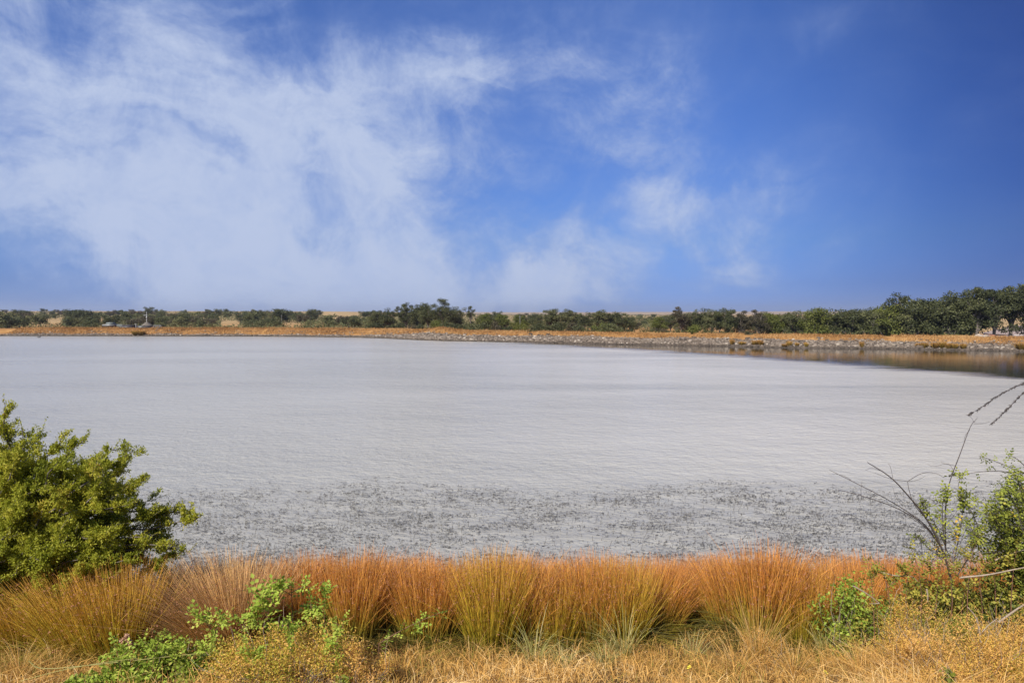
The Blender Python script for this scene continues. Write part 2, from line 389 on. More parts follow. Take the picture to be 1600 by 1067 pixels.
# ------------------------------------------------------------------ floating pond weed (uncountable)
def pond_weed():
    g = Geo()
    n = 60000
    d = R.uniform(10.0, 18.2, n); x = (R.uniform(-60, 1720, n) - 800) / FPX * d
    dens = 0.30 + 0.2 * wob(x, d, 0.45, 1) + 0.2 * wob(x, d, 1.6, 2) + 0.25 * wob(x * 0.5, d, 0.18, 7)
    lim = 16.3 + 0.7 * wob(x, d * 0, 1.3, 3) + 0.5 * wob(x, d * 0, 0.5, 6)
    keep = (R.random(n) < np.clip(dens, 0.06, 1) * sstep(lim + 0.7, lim - 0.9, d))
    x, d = x[keep], d[keep]; n = len(x)
    for rep in range(3):
        a = R.normal(0.05, 0.4, n)
        L = R.uniform(0.02, 0.08, n) * (1.0 - 0.25 * rep)
        dirv = np.stack([np.cos(a), np.sin(a), R.uniform(-0.05, 0.14, n)], 1)
        p0 = np.stack([x + R.normal(0, 0.05, n), d + R.normal(0, 0.03, n), R.uniform(0.003, 0.012, n)], 1)
        P = np.stack([p0, p0 + dirv * L[:, None] * 0.5 + np.array([0, 0, 0.012]), p0 + dirv * L[:, None]], 1)
        P[:, :, 2] = np.maximum(P[:, :, 2], 0.003)
        W = np.stack([np.full(n, 0.006), R.uniform(0.005, 0.018, n), np.full(n, 0.003)], 1)
        side = norm(np.stack([-np.sin(a), np.cos(a), R.normal(0.3, 0.4, n)], 1))
        g.ribbons(P, W, side, R.random(n))
    # a few short stems poking up
    n = 1500
    d = R.uniform(9.9, 15.5, n); x = (R.uniform(150, 1600, n) - 800) / FPX * d
    p0 = np.stack([x, d, np.full(n, -0.02)], 1)
    tip = p0 + np.stack([R.normal(0, 0.03, n), R.normal(0, 0.03, n), R.uniform(0.05, 0.14, n)], 1)
    P = np.stack([p0, (p0 + tip) / 2, tip], 1)
    g.ribbons(P, np.full((n, 3), 0.006), norm(np.stack([np.ones(n), R.normal(0, 0.4, n), np.zeros(n)], 1)), R.random(n))
    tag(g.build('pond_weed', M['weed']), 'dark pondweed floating in flecks on the near water', 'pondweed', kind='stuff')
pond_weed()

# ------------------------------------------------------------------ stones and gold grass on the far bank (uncountable)
def along_shore(n, dmin, dmax, i0=0, i1=17):
    seg = SHORE[i0:i1 + 1]; L = np.linalg.norm(np.diff(seg, axis=0), axis=1); cum = np.concatenate([[0], np.cumsum(L)])
    s = R.uniform(0, cum[-1], n); i = np.clip(np.searchsorted(cum, s) - 1, 0, len(L) - 1)
    u = (s - cum[i]) / L[i]
    a, b = seg[i], seg[i + 1]; e = norm(b - a)
    nr = np.stack([-e[:, 1], e[:, 0]], 1)
    dist = dmin + (dmax - dmin) * R.random(n)
    p = a + (b - a) * u[:, None] + nr * dist[:, None]
    return p[:, 0], p[:, 1], dist

ICO = None
def rock_shape():
    t = (1 + 5 ** 0.5) / 2
    v = np.array([(-1, t, 0), (1, t, 0), (-1, -t, 0), (1, -t, 0), (0, -1, t), (0, 1, t), (0, -1, -t), (0, 1, -t), (t, 0, -1), (t, 0, 1), (-t, 0, -1), (-t, 0, 1)], float)
    f = np.array([(0, 11, 5), (0, 5, 1), (0, 1, 7), (0, 7, 10), (0, 10, 11), (1, 5, 9), (5, 11, 4), (11, 10, 2), (10, 7, 6), (7, 1, 8), (3, 9, 4), (3, 4, 2), (3, 2, 6), (3, 6, 8), (3, 8, 9), (4, 9, 5), (2, 4, 11), (6, 2, 10), (8, 6, 7), (9, 8, 1)])
    return norm(v), f
RV, RF = rock_shape()

def stones():
    g = Geo()
    n = 52000
    x, y, d = along_shore(n, -0.25, 3.6)
    lim = 1.2 + 1.8 * sstep(-32, -8, x) - .6 * sstep(44, 54, x) + 0.35 * wob(x, y, 2.0, 2)
    keep = (d < lim) | (R.random(n) < 0.05)
    x, y, d = x[keep], y[keep], d[keep]; n = len(x)
    z = height(x, y)
    sz = (R.gamma(1.7, 0.036, n) + 0.045) * np.where(x < -20, .8, 1.0)
    V = RV[None] * (1 + R.normal(0, 0.16, (n, 12, 1))) * sz[:, None, None] * np.stack([R.uniform(.8, 1.4, n), R.uniform(.8, 1.4, n), R.uniform(.5, .8, n)], 1)[:, None, :]
    a = R.uniform(0, 2 * PI, n); ca, sa = np.cos(a)[:, None], np.sin(a)[:, None]
    V = np.stack([V[..., 0] * ca - V[..., 1] * sa, V[..., 0] * sa + V[..., 1] * ca, V[..., 2]], -1)
    V += np.stack([x, y, z + 0.03], 1)[:, None, :]
    F = RF[None] + (np.arange(n) * 12)[:, None, None]
    r = np.clip(R.normal(0.5, 0.25, n), 0, 1) * np.where(z < 0.12, 0.35, 1)
    g.add(V.reshape(-1, 3), F.reshape(-1, 3), 0, np.repeat(r, 12))
    tag(g.build('riprap', M['rock']), 'loose grey and tan stones covering the lake bank', 'stones', kind='stuff')
stones()

def bank_grass():
    g = Geo()
    n = 95000
    x, y, d = along_shore(n, 1.0, 9.0)
    lim = 1.3 + 1.55 * sstep(-32, -8, x) - .7 * sstep(44, 54, x) + 0.4 * wob(x, y, 2.5, 4) + 0.4 * wob(x, y, 0.8, 5)
    keep = (d > lim) & (R.random(n) < 0.75 + 0.25 * wob(x, y, 1.5, 8))
    x, y, d = x[keep], y[keep], d[keep]; n = len(x)
    z = height(x, y) - 0.02
    hgt = R.uniform(0.10, 0.30, n) * (1 + 0.5 * np.clip(wob(x, y, 1.7, 9), 0, 1)) + (R.random(n) < 0.04) * R.uniform(0, .3, n)
    lean = np.stack([R.normal(0.15, 0.35, n), R.normal(0, 0.35, n)], 1) * hgt[:, None]
    p0 = np.stack([x, y, z], 1)
    p1 = p0 + np.concatenate([lean * 0.35, (hgt * 0.6)[:, None]], 1)
    p2 = p0 + np.concatenate([lean, hgt[:, None]], 1)
    a = R.uniform(0, PI, n)
    g.ribbons(np.stack([p0, p1, p2], 1), np.stack([np.full(n, .05), np.full(n, .045), np.full(n, .015)], 1), np.stack([np.cos(a), np.sin(a), 0 * a], 1), np.clip(0.5 + 0.3 * wob(x, y, 4.0, 1) + 0.25 * wob(x, y, 1.3, 6) + R.normal(0, .22, n), 0, 1))
    tag(g.build('bank_grass', M['gold_grass']), 'dry golden grass along the crest of the bank', 'grass', kind='stuff')
bank_grass()

# ------------------------------------------------------------------ branching helpers
def curve(a, b, n=8, wig=0.06, sag=0.0):
    a = np.asarray(a, float); b = np.asarray(b, float); L = np.linalg.norm(b - a)
    t = np.linspace(0, 1, n)[:, None]
    P = a + (b - a) * t
    w = np.cumsum(R.normal(0, 1, (n, 3)), 0); w -= t * w[-1]
    P = P + w * wig * L / n ** 0.5 * np.sin(t * PI) ** 0.5
    P[:, 2] += sag * L * np.sin(t[:, 0] * PI)
    return P

def polyl(P, u):
    i = u * (len(P) - 1); j = int(min(i, len(P) - 2)); f = i - j
    return P[j] * (1 - f) + P[j + 1] * f

def spray(g_leaf, P, n, L, Wd, r0, spread=0.05, m=0, tipw=0.0):
    """Leaves set along a twig P."""
    u = R.random(n) ** (1 - tipw * 0.5)
    i = u * (len(P) - 1); j = np.minimum(i.astype(int), len(P) - 2); f = (i - j)[:, None]
    p = P[j] * (1 - f) + P[j + 1] * f + R.normal(0, spread, (n, 3))
    ax = norm(P[-1] - P[0])
    d = norm(ax * 0.6 + rdir(n) * 0.9 + np.array([0, 0, 0.25]))
    nr = norm(rdir(n) * 0.8 + np.array([0, 0, 0.7]))
    g_leaf.leaves(p, d, nr, L * R.uniform(0.6, 1.25, n), Wd * R.uniform(0.7, 1.2, n), np.clip(r0 + R.normal(0, 0.14, n), 0, 1), m)

# ------------------------------------------------------------------ oaks (trunk + crown)
def oak_mesh(h, w, seed, nleaf=7000, open_=0.0, lsz=0.24, trunk_h=0.25, leafmat_='oak_leaf'):
    global R
    old = R; R = np.random.default_rng(seed)
    gt, gc = Geo(), Geo()
    th = h * trunk_h
    trunk = np.array([[0, 0, -0.4], [0.05, 0, th * 0.4], [0.02 + R.normal(0, .12), R.normal(0, .12), th]])
    gt.tube(trunk, [h * 0.036, h * 0.028, h * 0.024], 7)
    cl = []
    nl = 9
    for q in range(nl):
        a = q * 2.4 + R.uniform(-.4, .4); el = R.uniform(0.15, 1.0)
        rr = w * 0.5 * R.uniform(0.55, 0.95) * (1 - 0.55 * el)
        e = np.array([math.cos(a) * rr, math.sin(a) * rr, th + (h - th) * (0.15 + 0.72 * el)])
        P = curve(trunk[-1] - [0, 0, R.uniform(0, th * 0.3)], e, 6, 0.12, 0.08)
        gt.tube(P, np.linspace(h * 0.016, h * 0.005, 6), 5)
        for s_ in range(4):
            u = R.uniform(0.45, 1.0); b = polyl(P, u)
            e2 = b + rdir(1)[0] * np.array([1, 1, 0.6]) * w * R.uniform(0.12, 0.25) + [0, 0, h * 0.05]
            e2[2] = min(e2[2], h * 0.97); 
            gt.tube(curve(b, e2, 4, 0.1), np.linspace(h * 0.006, h * 0.002, 4), 4)
            cl.append(e2)
    for q in range(14):
        a = R.uniform(0, 2 * PI); el = R.uniform(0, 1)
        rr = w * 0.5 * math.sqrt(max(0, 1 - (1.6 * el - 0.6) ** 2)) * R.uniform(0.4, 0.95)
        cl.append(np.array([math.cos(a) * rr, math.sin(a) * rr, th * 0.75 + (h - th * 0.75) * (0.05 + 0.88 * el)]))
    cl = np.array(cl)
    ns = len(cl)
    per = nleaf // ns
    for cpt in cl:
        rad = w * R.uniform(0.09, 0.17) * (1 - 0.35 * open_)
        n = int(per * R.uniform(0.6, 1.4) * (1 - 0.35 * open_))
        p = cpt + rdir(n) * (R.random(n)[:, None] ** 0.4) * rad * np.array([1.15, 1.15, 0.75])
        dn = norm(p - cpt + rdir(n) * rad * 0.5)
        r0 = 0.45 + R.normal(0, 0.14)
        gc.leaves(p, rdir(n), norm(dn + [0, 0, 0.4]), lsz * R.uniform(.6, 1.3, n), lsz * 0.75 * R.uniform(.6, 1.2, n), np.clip(r0 + R.normal(0, .16, n), 0, 1))
    R = old
    mt = gt.mesh('trunk', M['bark']); mc = gc.mesh('crown', M[leafmat_])
    return (mt, mc, h)

OAKS = [oak_mesh(7, 5.5, 11), oak_mesh(8, 6.0, 12, open_=0.3), oak_mesh(6.5, 6, 13), oak_mesh(8.5, 5.2, 14, open_=0.6, nleaf=6000), oak_mesh(7, 6, 15),
        oak_mesh(6.5, 6, 16, leafmat_='oak_leaf_bright', trunk_h=0.15), oak_mesh(7.5, 6, 17, leafmat_='oak_leaf_brown', open_=0.3), oak_mesh(9, 7.5, 18, open_=0.25, trunk_h=0.33, nleaf=9000)]
OAKS.append(oak_mesh(6, 3, 19, open_=1.0, nleaf=1500, trunk_h=0.5))

OAKS.append(oak_mesh(9, 6.5, 20, open_=.35, trunk_h=.46, nleaf=8000)); OAKS.append(oak_mesh(9, 6, 21, open_=.5, trunk_h=.5, nleaf=7000))

def put_oak(v, px, topy, d, label, group, wide=1.0, name='oak_tree', dz=0.0):
    p = at(px, topy, d); z0 = h1(p[0], p[1]) - 0.05 + dz
    mt, mc, hh = OAKS[v]
    sc = (p[2] - z0) / hh * 1.04
    e = empty(name, (p[0], p[1], z0), R.uniform(0, 6.28), (sc * wide, sc * wide, sc))
    for nm, me in (('trunk', mt), ('crown', mc)):
        o = bpy.data.objects.new(nm, me); COL.objects.link(o); o.parent = e
    tag(e, label, 'tree', group)
    return e

ORD = ['first', 'second', 'third', 'fourth', 'fifth', 'sixth', 'seventh', 'eighth', 'ninth', 'tenth', 'eleventh', 'twelfth', 'thirteenth', 'fourteenth', 'fifteenth', 'sixteenth', 'seventeenth', 'eighteenth', 'nineteenth', 'twentieth', 'twenty-first', 'twenty-second', 'twenty-third', 'twenty-fourth', 'twenty-fifth', 'twenty-sixth', 'twenty-seventh', 'twenty-eighth', 'twenty-ninth', 'thirtieth', 'thirty-first', 'thirty-second', 'thirty-third', 'thirty-fourth']
# middle grove
MID = [(586, 486, 150, 0, 1.0), (607, 484, 146, 2, 1.0), (634, 475, 150, 1, 1.0), (655, 477, 155, 4, .9), (668, 473, 148, 0, .9), (692, 468, 146, 7, .95), (712, 482, 150, 2, 1), (735, 479, 150, 8, .9),
       (757, 490, 150, 5, 1.1), (785, 491, 146, 5, 1.2), (812, 492, 150, 5, 1.2), (838, 491, 152, 2, 1.1), (861, 482, 140, 0, 1.1), (887, 484, 142, 4, 1.05), (912, 490, 148, 2, 1.1), (940, 485, 138, 4, 1.1), (967, 487, 138, 0, 1.15), (986, 494, 140, 2, 1.0)]
desc = {0: 'dark green round-headed oak', 1: 'dark open-crowned oak', 2: 'low broad dark oak', 3: 'tall thin open oak', 4: 'dense dark oak', 5: 'bright green leafy oak', 6: 'brownish thin-leaved oak', 7: 'tall spreading oak with airy crown', 8: 'thin sparse leggy oak', 9: 'tall oak with bare lower trunk', 10: 'tall airy oak with forked bare trunk'}
for i, (px, ty, d, v, w) in enumerate(MID):
    put_oak(v, px, ty, d, '%s, %s in the middle grove from its left end' % (desc[v], ORD[i]), 'oaks of the middle grove', w)
RIGHT = [(1030, 495, 128, 5, 1.1), (1064, 482, 122, 6, 1.0), (1090, 485, 124, 2, 1.0), (1114, 484, 120, 4, 1.0), (1138, 481, 120, 0, .95), (1160, 488, 122, 6, 1.1), (1187, 487, 118, 6, 1.0), (1209, 489, 118, 5, 1.05), (1240, 487, 116, 4, 1.05),
         (1274, 481, 114, 5, 1.0), (1302, 488, 114, 2, 1.1), (1330, 485, 112, 4, 1.05), (1360, 484, 110, 0, 1.0), (1384, 476, 110, 5, .9), (1405, 463, 110, 1, .9), (1432, 469, 108, 4, .95), (1452, 466, 108, 0, .9), (1482, 459, 106, 4, .95), (1506, 459, 106, 2, .9),
         (1527, 452, 104, 9, .85), (1556, 455, 102, 9, .85), (1580, 450, 102, 10, .9), (1606, 446, 100, 9, .9), (1650, 440, 100, 7, 1.0), (1700, 445, 98, 4, 1.0)]
for i, (px, ty, d, v, w) in enumerate(RIGHT):
    j = len(RIGHT) - 1 - i
    put_oak(v, px, ty, d, '%s behind the stony bank, %s from its left end' % (desc[v], ORD[i]), 'oaks behind the stony bank', w)
# second row further back, seen between the first
q = 0
for px in range(1050, 1530, 26):
    ty = np.interp(px, [1050, 1270, 1400, 1600], [489, 489, 476, 460]) + R.uniform(0, 5)
    put_oak([0, 4, 2, 1][q % 4], px + R.uniform(-6, 6), ty, R.uniform(132, 142), 'dark back-row oak behind the stony bank, %s from the left' % ORD[q], 'back row of oaks', 1.1)
    q += 1
q = 0
for px in range(600, 980, 30):
    ty = 489 + R.uniform(0, 4) - (6 if 630 < px < 720 else 0)
    put_oak([4, 0, 2][q % 3], px + R.uniform(-6, 6), ty, R.uniform(166, 175), 'dark back-row oak in the middle grove, %s from the left' % ORD[q], 'back row of the middle grove', 1.2)
    q += 1

# low dark shrubs at the feet of the trees
def shrub_mesh(seed, w=2.2, h=1.5, n=1400, ls=0.17, mat='oak_leaf'):
    global R
    old = R; R = np.random.default_rng(seed)
    g = Geo()
    for q in range(12):
        c_ = np.array([R.normal(0, w * .25), R.normal(0, w * .25), h * R.uniform(0.2, 0.75)])
        k_ = n // 12
        p = c_ + rdir(k_) * (R.random(k_)[:, None] ** .4) * np.array([w * .24, w * .24, h * .27])
        p[:, 2] = np.maximum(p[:, 2], 0.0)
        g.leaves(p, rdir(k_), norm(p - c_ + rdir(k_) * .3 + [0, 0, .3]), ls * R.uniform(.6, 1.3, k_), ls * .75 * R.uniform(.6, 1.2, k_), np.clip(0.4 + R.normal(0, .1) + R.normal(0, .15, k_), 0, 1))
    R = old
    return g.mesh('foliage', M[mat])
SHR = [shrub_mesh(31), shrub_mesh(32, 2.6, 1.3), shrub_mesh(33, 2.0, 1.7, mat='oak_leaf_bright'), shrub_mesh(34, 2.4, 1.4, mat='oak_leaf_brown')]
q = 0
for px in list(range(582, 1000, 21)) + list(range(1015, 1530, 22)):
    d = float(np.interp(px, [580, 800, 1000, 1200, 1600], [136, 126, 112, 104, 94])) + R.uniform(-1, 5)
    p = at(px + R.uniform(-6, 6), 500, d)
    o = bpy.data.objects.new('shrub', SHR[[0, 1, 0, 3, 1, 2][q % 6]]); COL.objects.link(o)
    s = R.uniform(0.8, 1.25)
    o.location = (p[0], p[1], h1(p[0], p[1]) - 0.1); o.rotation_euler = (0, 0, R.uniform(0, 6)); o.scale = (s * 1.4, s, s * (1.7 if px < 1000 else 1.3))
    where = 'at the foot of the middle grove' if px < 1000 else 'under the oaks behind the stony bank'
    k_ = q if px < 1000 else q - 20
    tag(o, 'low dark shrub %s, %s from its left end' % (where, ORD[k_]), 'shrub', 'low shrubs under the trees')
    q += 1

# ------------------------------------------------------------------ scrub trees on the far land
def scrub_mesh(seed, h, w, n, ls, mat='scrub_leaf'):
    global R
    old = R; R = np.random.default_rng(seed)
    g = Geo()
    for q in range(16):
        a = R.uniform(0, 2 * PI); rr = w * .5 * math.sqrt(R.random()) * .75
        c_ = np.array([math.cos(a) * rr, math.sin(a) * rr, h * R.uniform(0.25, 0.85)])
        k_ = n // 16
        p = c_ + rdir(k_) * (R.random(k_)[:, None] ** .4) * np.array([w * .2, w * .2, h * .17])
        g.leaves(p, rdir(k_), norm(p - c_ + rdir(k_) * .4 + [0, 0, .3]), ls * R.uniform(.6, 1.3, k_), ls * .8 * R.uniform(.6, 1.2, k_), np.clip(0.45 + R.normal(0, .12) + R.normal(0, .15, k_), 0, 1))
    g.tube([[0, 0, -.5], [0.05, 0, h * .25], [0.1, 0.1, h * .6]], [w * .04, w * .03, w * .015], 5, 1)
    R = old
    return g.mesh('scrub_tree', [M[mat], M['bark']])
SCR = [scrub_mesh(51, 4.5, 5, 1300, .38), scrub_mesh(52, 4, 5.5, 1200, .38), scrub_mesh(53, 5.5, 5, 1300, .4, 'oak_leaf'), scrub_mesh(54, 3.2, 4.5, 900, .36), scrub_mesh(55, 4, 5, 1000, .4, 'oak_leaf_brown')]
SD = ['grey-green scrub tree', 'low spreading scrub tree', 'dark upright scrub oak', 'small low scrub bush', 'brownish scrub tree']
gaps = [(50, 100, 499, 511), (155, 185, 498, 506), (300, 322, 500, 506), (345, 375, 502, 512), (98, 106, 503, 511), (440, 470, 505, 512), (505, 560, 487, 500)]
cnt = 0
tries = 0
dtab = np.concatenate([np.arange(150, 400, 10.0), np.arange(400, 900, 25.0)])
while cnt < 290 and tries < 6000:
    tries += 1
    px = R.uniform(-60, 600) if R.random() < 0.88 else R.uniform(600, 1080)
    ztab = height((px - 800) / FPX * dtab, dtab)
    ptab = 490 + (CAMZ - ztab) / dtab * FPX
    d = float(np.interp(-R.uniform(487.5, 514), -ptab, dtab)) * R.uniform(.97, 1.03)
    x = (px - 800) / FPX * d
    z = h1(x, d)
    py = 490 + (CAMZ - z) / d * FPX
    if any(a < px < b and c_ - 0 < py < e_ + 0 for a, b, c_, e_ in gaps): continue
    if 380 < px < 600 and d > 520 and R.random() < 0.5: continue
    v = int(R.integers(0, 5))
    if px < 30 and d < 230: v = 0
    o = bpy.data.objects.new('scrub_tree', SCR[v]); COL.objects.link(o)
    s = R.uniform(0.55, 1.0) * (1.0 if d < 400 else .85) * (0.75 if d < 220 else 1)
    o.location = (x, d, z - .1); o.rotation_euler = (0, 0, R.uniform(0, 6.28)); o.scale = (s * R.uniform(1.1, 1.7), s * R.uniform(1.0, 1.4), s)
    dep = 'just behind the dam' if d < 240 else ('halfway up the far slope' if d < 430 else 'near the top of the far slope')
    zone = 'left of the pump house' if px < 165 else ('behind the pump house' if px < 260 else ('right of the pump house' if px < 420 else ('left of the middle grove' if px < 600 else 'beyond the middle grove')))
    tag(o, '%s %s, %s' % (SD[v], dep, zone), 'tree', 'scrub trees on the far land: %s %s %s' % (SD[v], dep, zone))
    cnt += 1
def low_brush():
    g = Geo(); n = 90000
    px = R.uniform(-80, 1080, n); py = R.uniform(487.5, 515, n)
    d = np.zeros(n)
    for a in range(-80, 1080, 20):
        s_ = (px >= a) & (px < a + 20)
        zt = height((a + 10 - 800) / FPX * dtab, dtab); pt = 490 + (CAMZ - zt) / dtab * FPX
        d[s_] = np.interp(-py[s_], -pt, dtab)
    x = (px - 800) / FPX * d
    keep = wob(x, d, 14, 3) * .6 + wob(x, d, 37, 5) * .7 + R.normal(0, .3, n) > -.5
    for a, b, c_, e_ in gaps: keep &= ~((px > a) & (px < b) & (py > c_) & (py < e_))
    x, d = x[keep], d[keep]; n = len(x)
    z = height(x, d) + R.random(n) ** 1.3 * (.5 + .9 * np.clip(.5 + wob(x, d, 3.0, 2), 0, 1))
    L_ = R.uniform(.25, .6, n) * np.interp(d, [160, 600], [.8, 1.6])
    g.leaves(np.stack([x, d, z], 1), rdir(n), rdir(n) + [0, -.3, .5], L_, L_ * .8, np.clip(.5 + .2 * wob(x, d, 9, 1) + R.normal(0, .16, n), 0, 1))
    tag(g.build('low_brush', M['scrub_leaf']), 'patchy grey-green low brush covering the far slope', 'brush', kind='stuff')
low_brush()
# named skyline trees
def scrub_at(v, px, topy, d, w, label, grp='skyline trees on the far slope'):
    p = at(px, topy, d); z = h1(p[0], d)
    o = bpy.data.objects.new('scrub_tree', SCR[v]); COL.objects.link(o)
    s = (p[2] - z) / [4.5, 4, 5.5, 3.2, 4][v]
    o.location = (p[0], d, z - .1); o.scale = (s * w, s * w, s)
    tag(o, label, 'tree', grp)
scrub_at(2, 232, 477, 420, 1.1, 'round dark tree on the skyline above the pump house mast')
scrub_at(2, 491, 485, 500, 1.0, 'small dark tree standing out on the skyline, well left of the middle grove')
scrub_at(2, 325, 482, 430, .7, 'small slim tree on the skyline right of the pump house')
for i, (px, ty, d) in enumerate([(988, 494, 300), (999, 492, 380), (1008, 496, 260), (1018, 493, 340), (1027, 496, 280), (1003, 499, 230), (1040, 492, 330)]):
    scrub_at([0, 2, 3, 0, 2, 3, 1][i], px, ty, d, 1.5, 'hazy grey-green tree filling the gap right of the middle grove, %s from its left' % ORD[i], 'trees in the gap right of the middle grove')
scrub_at(0, -6, 482, 165, 1.5, 'bright yellow-green bushy tree at the far left end of the dam')
scrub_at(0, 12, 490, 168, 1.2, 'lower yellow-green bush beside the bright tree at the dam end')

# ------------------------------------------------------------------ rush tufts on the far bank
def tuft_mesh(seed, n=260, h=0.8, rb=0.22, spread=0.35):
    global R
    old = R; R = np.random.default_rng(seed)
    g = Geo()
    a = R.uniform(0, 2 * PI, n); rr = rb * np.sqrt(R.random(n))
    p0 = np.stack([np.cos(a) * rr, np.sin(a) * rr, np.zeros(n) - .05], 1)
    hh = h * R.uniform(.6, 1.1, n)
    tip = p0 + np.stack([np.cos(a) * spread * rr / rb + R.normal(0, .1, n), np.sin(a) * spread * rr / rb + R.normal(0, .1, n), hh], 1)
    mid = (p0 + tip) / 2 + np.stack([-np.cos(a), -np.sin(a), 1 + 0 * a], 1) * .04
    b = R.uniform(0, PI, n)
    g.ribbons(np.stack([p0, mid, tip], 1), np.stack([np.full(n, .05), np.full(n, .045), np.full(n, .015)], 1), np.stack([np.cos(b), np.sin(b), 0 * b], 1), R.random(n))
    R = old
    return g.mesh('stems', M['tuft'])
TUF = [tuft_mesh(61), tuft_mesh(62, 300, .7, .32, .4), tuft_mesh(63, 200, .95, .18, .3)]
tufts = [(1144, 541, 1.0, 2, 'reddish rush tuft on the stones, the one furthest along toward the middle grove'), (1160, 541, 1.0, 1, 'wide dark rush tuft on the stones, second along from the middle grove'),
         (1180, 541.5, 1.05, 1, 'dark rush tuft on the stones, left half of a close pair'), (1189, 541.5, .95, 0, 'dark rush tuft on the stones, right half of a close pair'),
         (1227, 542, 1.0, 1, 'dark rush tuft beside a greener one on the stones'), (1234, 543, .9, 0, 'greenish rush tuft at the waterline touching a darker one'),
         (1246, 542, .8, 0, 'small rush tuft on the stones between the greenish one and a narrow one'), (1260, 542, .8, 2, 'narrow rush tuft standing between a small tuft and a lone one'),
         (1347, 543, 1.05, 2, 'lone upright rush tuft on the bare stones, far from the others'),
         (1436, 544, 1.0, 0, 'small red-brown rush tuft at the start of the golden clump row'), (1445, 545, 1.2, 1, 'red-brown rush tuft second in the golden clump row'),
         (1462, 545, 1.1, 0, 'golden rush tuft in the middle of the clump row'), (1472, 546, 1.25, 1, 'largest green and gold rush tuft of the clump row'),
         (1482, 545, 1.0, 2, 'yellowish rush tuft right behind the largest one'), (1491, 546, 1.3, 1, 'wide dark rush tuft near the end of the clump row'), (1506, 545, 1.0, 0, 'last small rush tuft of the clump row, before the rubble'),
         (1597, 547, 1.6, 1, 'big dark rush tuft on the stones below the house'), (212, 524.5, 1.5, 1, 'dark rush tuft at the waterline below the pump house'), (221, 524.5, 1.4, 1, 'dark green rush tuft at the waterline beside the pump house steps')]
for px, py, s, v, lab in tufts:
    d = 4.2 * FPX / (py - 490)
    for it in range(30):                          # slide back until the tuft stands on the bank a little above the water
        x = (px - 800) / FPX * d; sd = float(shore_dist(np.array([x]), np.array([d]))[0])
        want = 0.35 + 0.35 * ((px * 7) % 3) / 2
        if abs(sd - want) < .05: break
        d += (want - sd) * .8
    x = (px - 800) / FPX * d
    o = bpy.data.objects.new('rush_tuft', TUF[v]); COL.objects.link(o)
    o.location = (x, d, h1(x, d)); o.rotation_euler = (0, 0, R.uniform(0, 6)); s *= R.uniform(.62, .95); o.scale = (s, s, s * R.uniform(.85, 1.2))
    tag(o, lab, 'rush', 'rush tufts on the far bank')

# ------------------------------------------------------------------ foreground rush clumps
def rush_mesh(seed, mat, n=1700, h=1.0, rb=0.2, fan=0.32, lean=(0, 0), ragged=.2):
    global R
    old = R; R = np.random.default_rng(seed)
    g, gs = Geo(), Geo(); n = int(n * 1.3)
    a = R.uniform(0, 2 * PI, n); q = np.sqrt(R.random(n)); rr = rb * q
    p0 = np.stack([np.cos(a) * rr, np.sin(a) * rr, np.full(n, -.04)], 1)
    hh = h * np.clip(R.normal(.9, ragged, n), .35, 1.2) * (1 - .12 * q)
    out_ = np.stack([np.cos(a), np.sin(a)], 1) * (fan * q * R.uniform(.4, 1.3, n))[:, None] + R.normal(0, .07, (n, 2)) + R.normal(0, .22, (n, 2)) * (R.random((n, 1)) < .14) + np.array(lean) * R.uniform(.5, 1.3, n)[:, None]
    t = np.linspace(0, 1, 5)
    bend = R.uniform(1.1, 1.9, n)
    P = np.zeros((n, 5, 3))
    for j, u in enumerate(t):
        P[:, j, :2] = p0[:, :2] + out_ * (hh * u ** bend)[:, None]
        P[:, j, 2] = p0[:, 2] + hh * u * (1 - .18 * u * np.minimum(np.linalg.norm(out_, axis=1), 1))
    W = np.array([.0042, .0047, .0044, .0036, .0015])[None, :] * R.uniform(.7, 1.3, n)[:, None]
    b = R.uniform(0, PI, n)
    g.ribbons(P, W, np.stack([np.cos(b), np.sin(b), 0 * b], 1), R.random(n))
    # dead bent stems low in the clump
    k_ = n // 5
    a2 = R.uniform(0, 2 * PI, k_); q0 = np.stack([np.cos(a2) * rb * .8, np.sin(a2) * rb * .8, np.zeros(k_)], 1)
    l2 = R.uniform(.3, .6, k_)
    dv = np.stack([np.cos(a2 + R.normal(0, .6, k_)), np.sin(a2 + R.normal(0, .6, k_)), R.uniform(.1, .9, k_)], 1)
    P2 = np.stack([q0, q0 + dv * l2[:, None] * .5 + [0, 0, .05], q0 + dv * l2[:, None] * np.array([1, 1, .6])], 1)
    P2[:, :, 2] = np.maximum(P2[:, :, 2], .01)
    g.ribbons(P2, np.full((k_, 3), .004), norm(np.cross(dv, rdir(k_))), R.random(k_), t=np.array([.02, .12, .2]))
    # seed heads a little below some tips
    s_ = R.choice(n, n // 5, replace=False); k_ = len(s_)
    base = P[s_, 3] * .45 + P[s_, 4] * .55
    for rep in range(3):
        gs.leaves(base + R.normal(0, .008, (k_, 3)), rdir(k_) + [0, 0, .4], rdir(k_), R.uniform(.012, .028, k_), .009, R.random(k_))
    R = old
    return g.mesh('stems', M[mat]), gs.mesh('seed_heads', M['seed'])
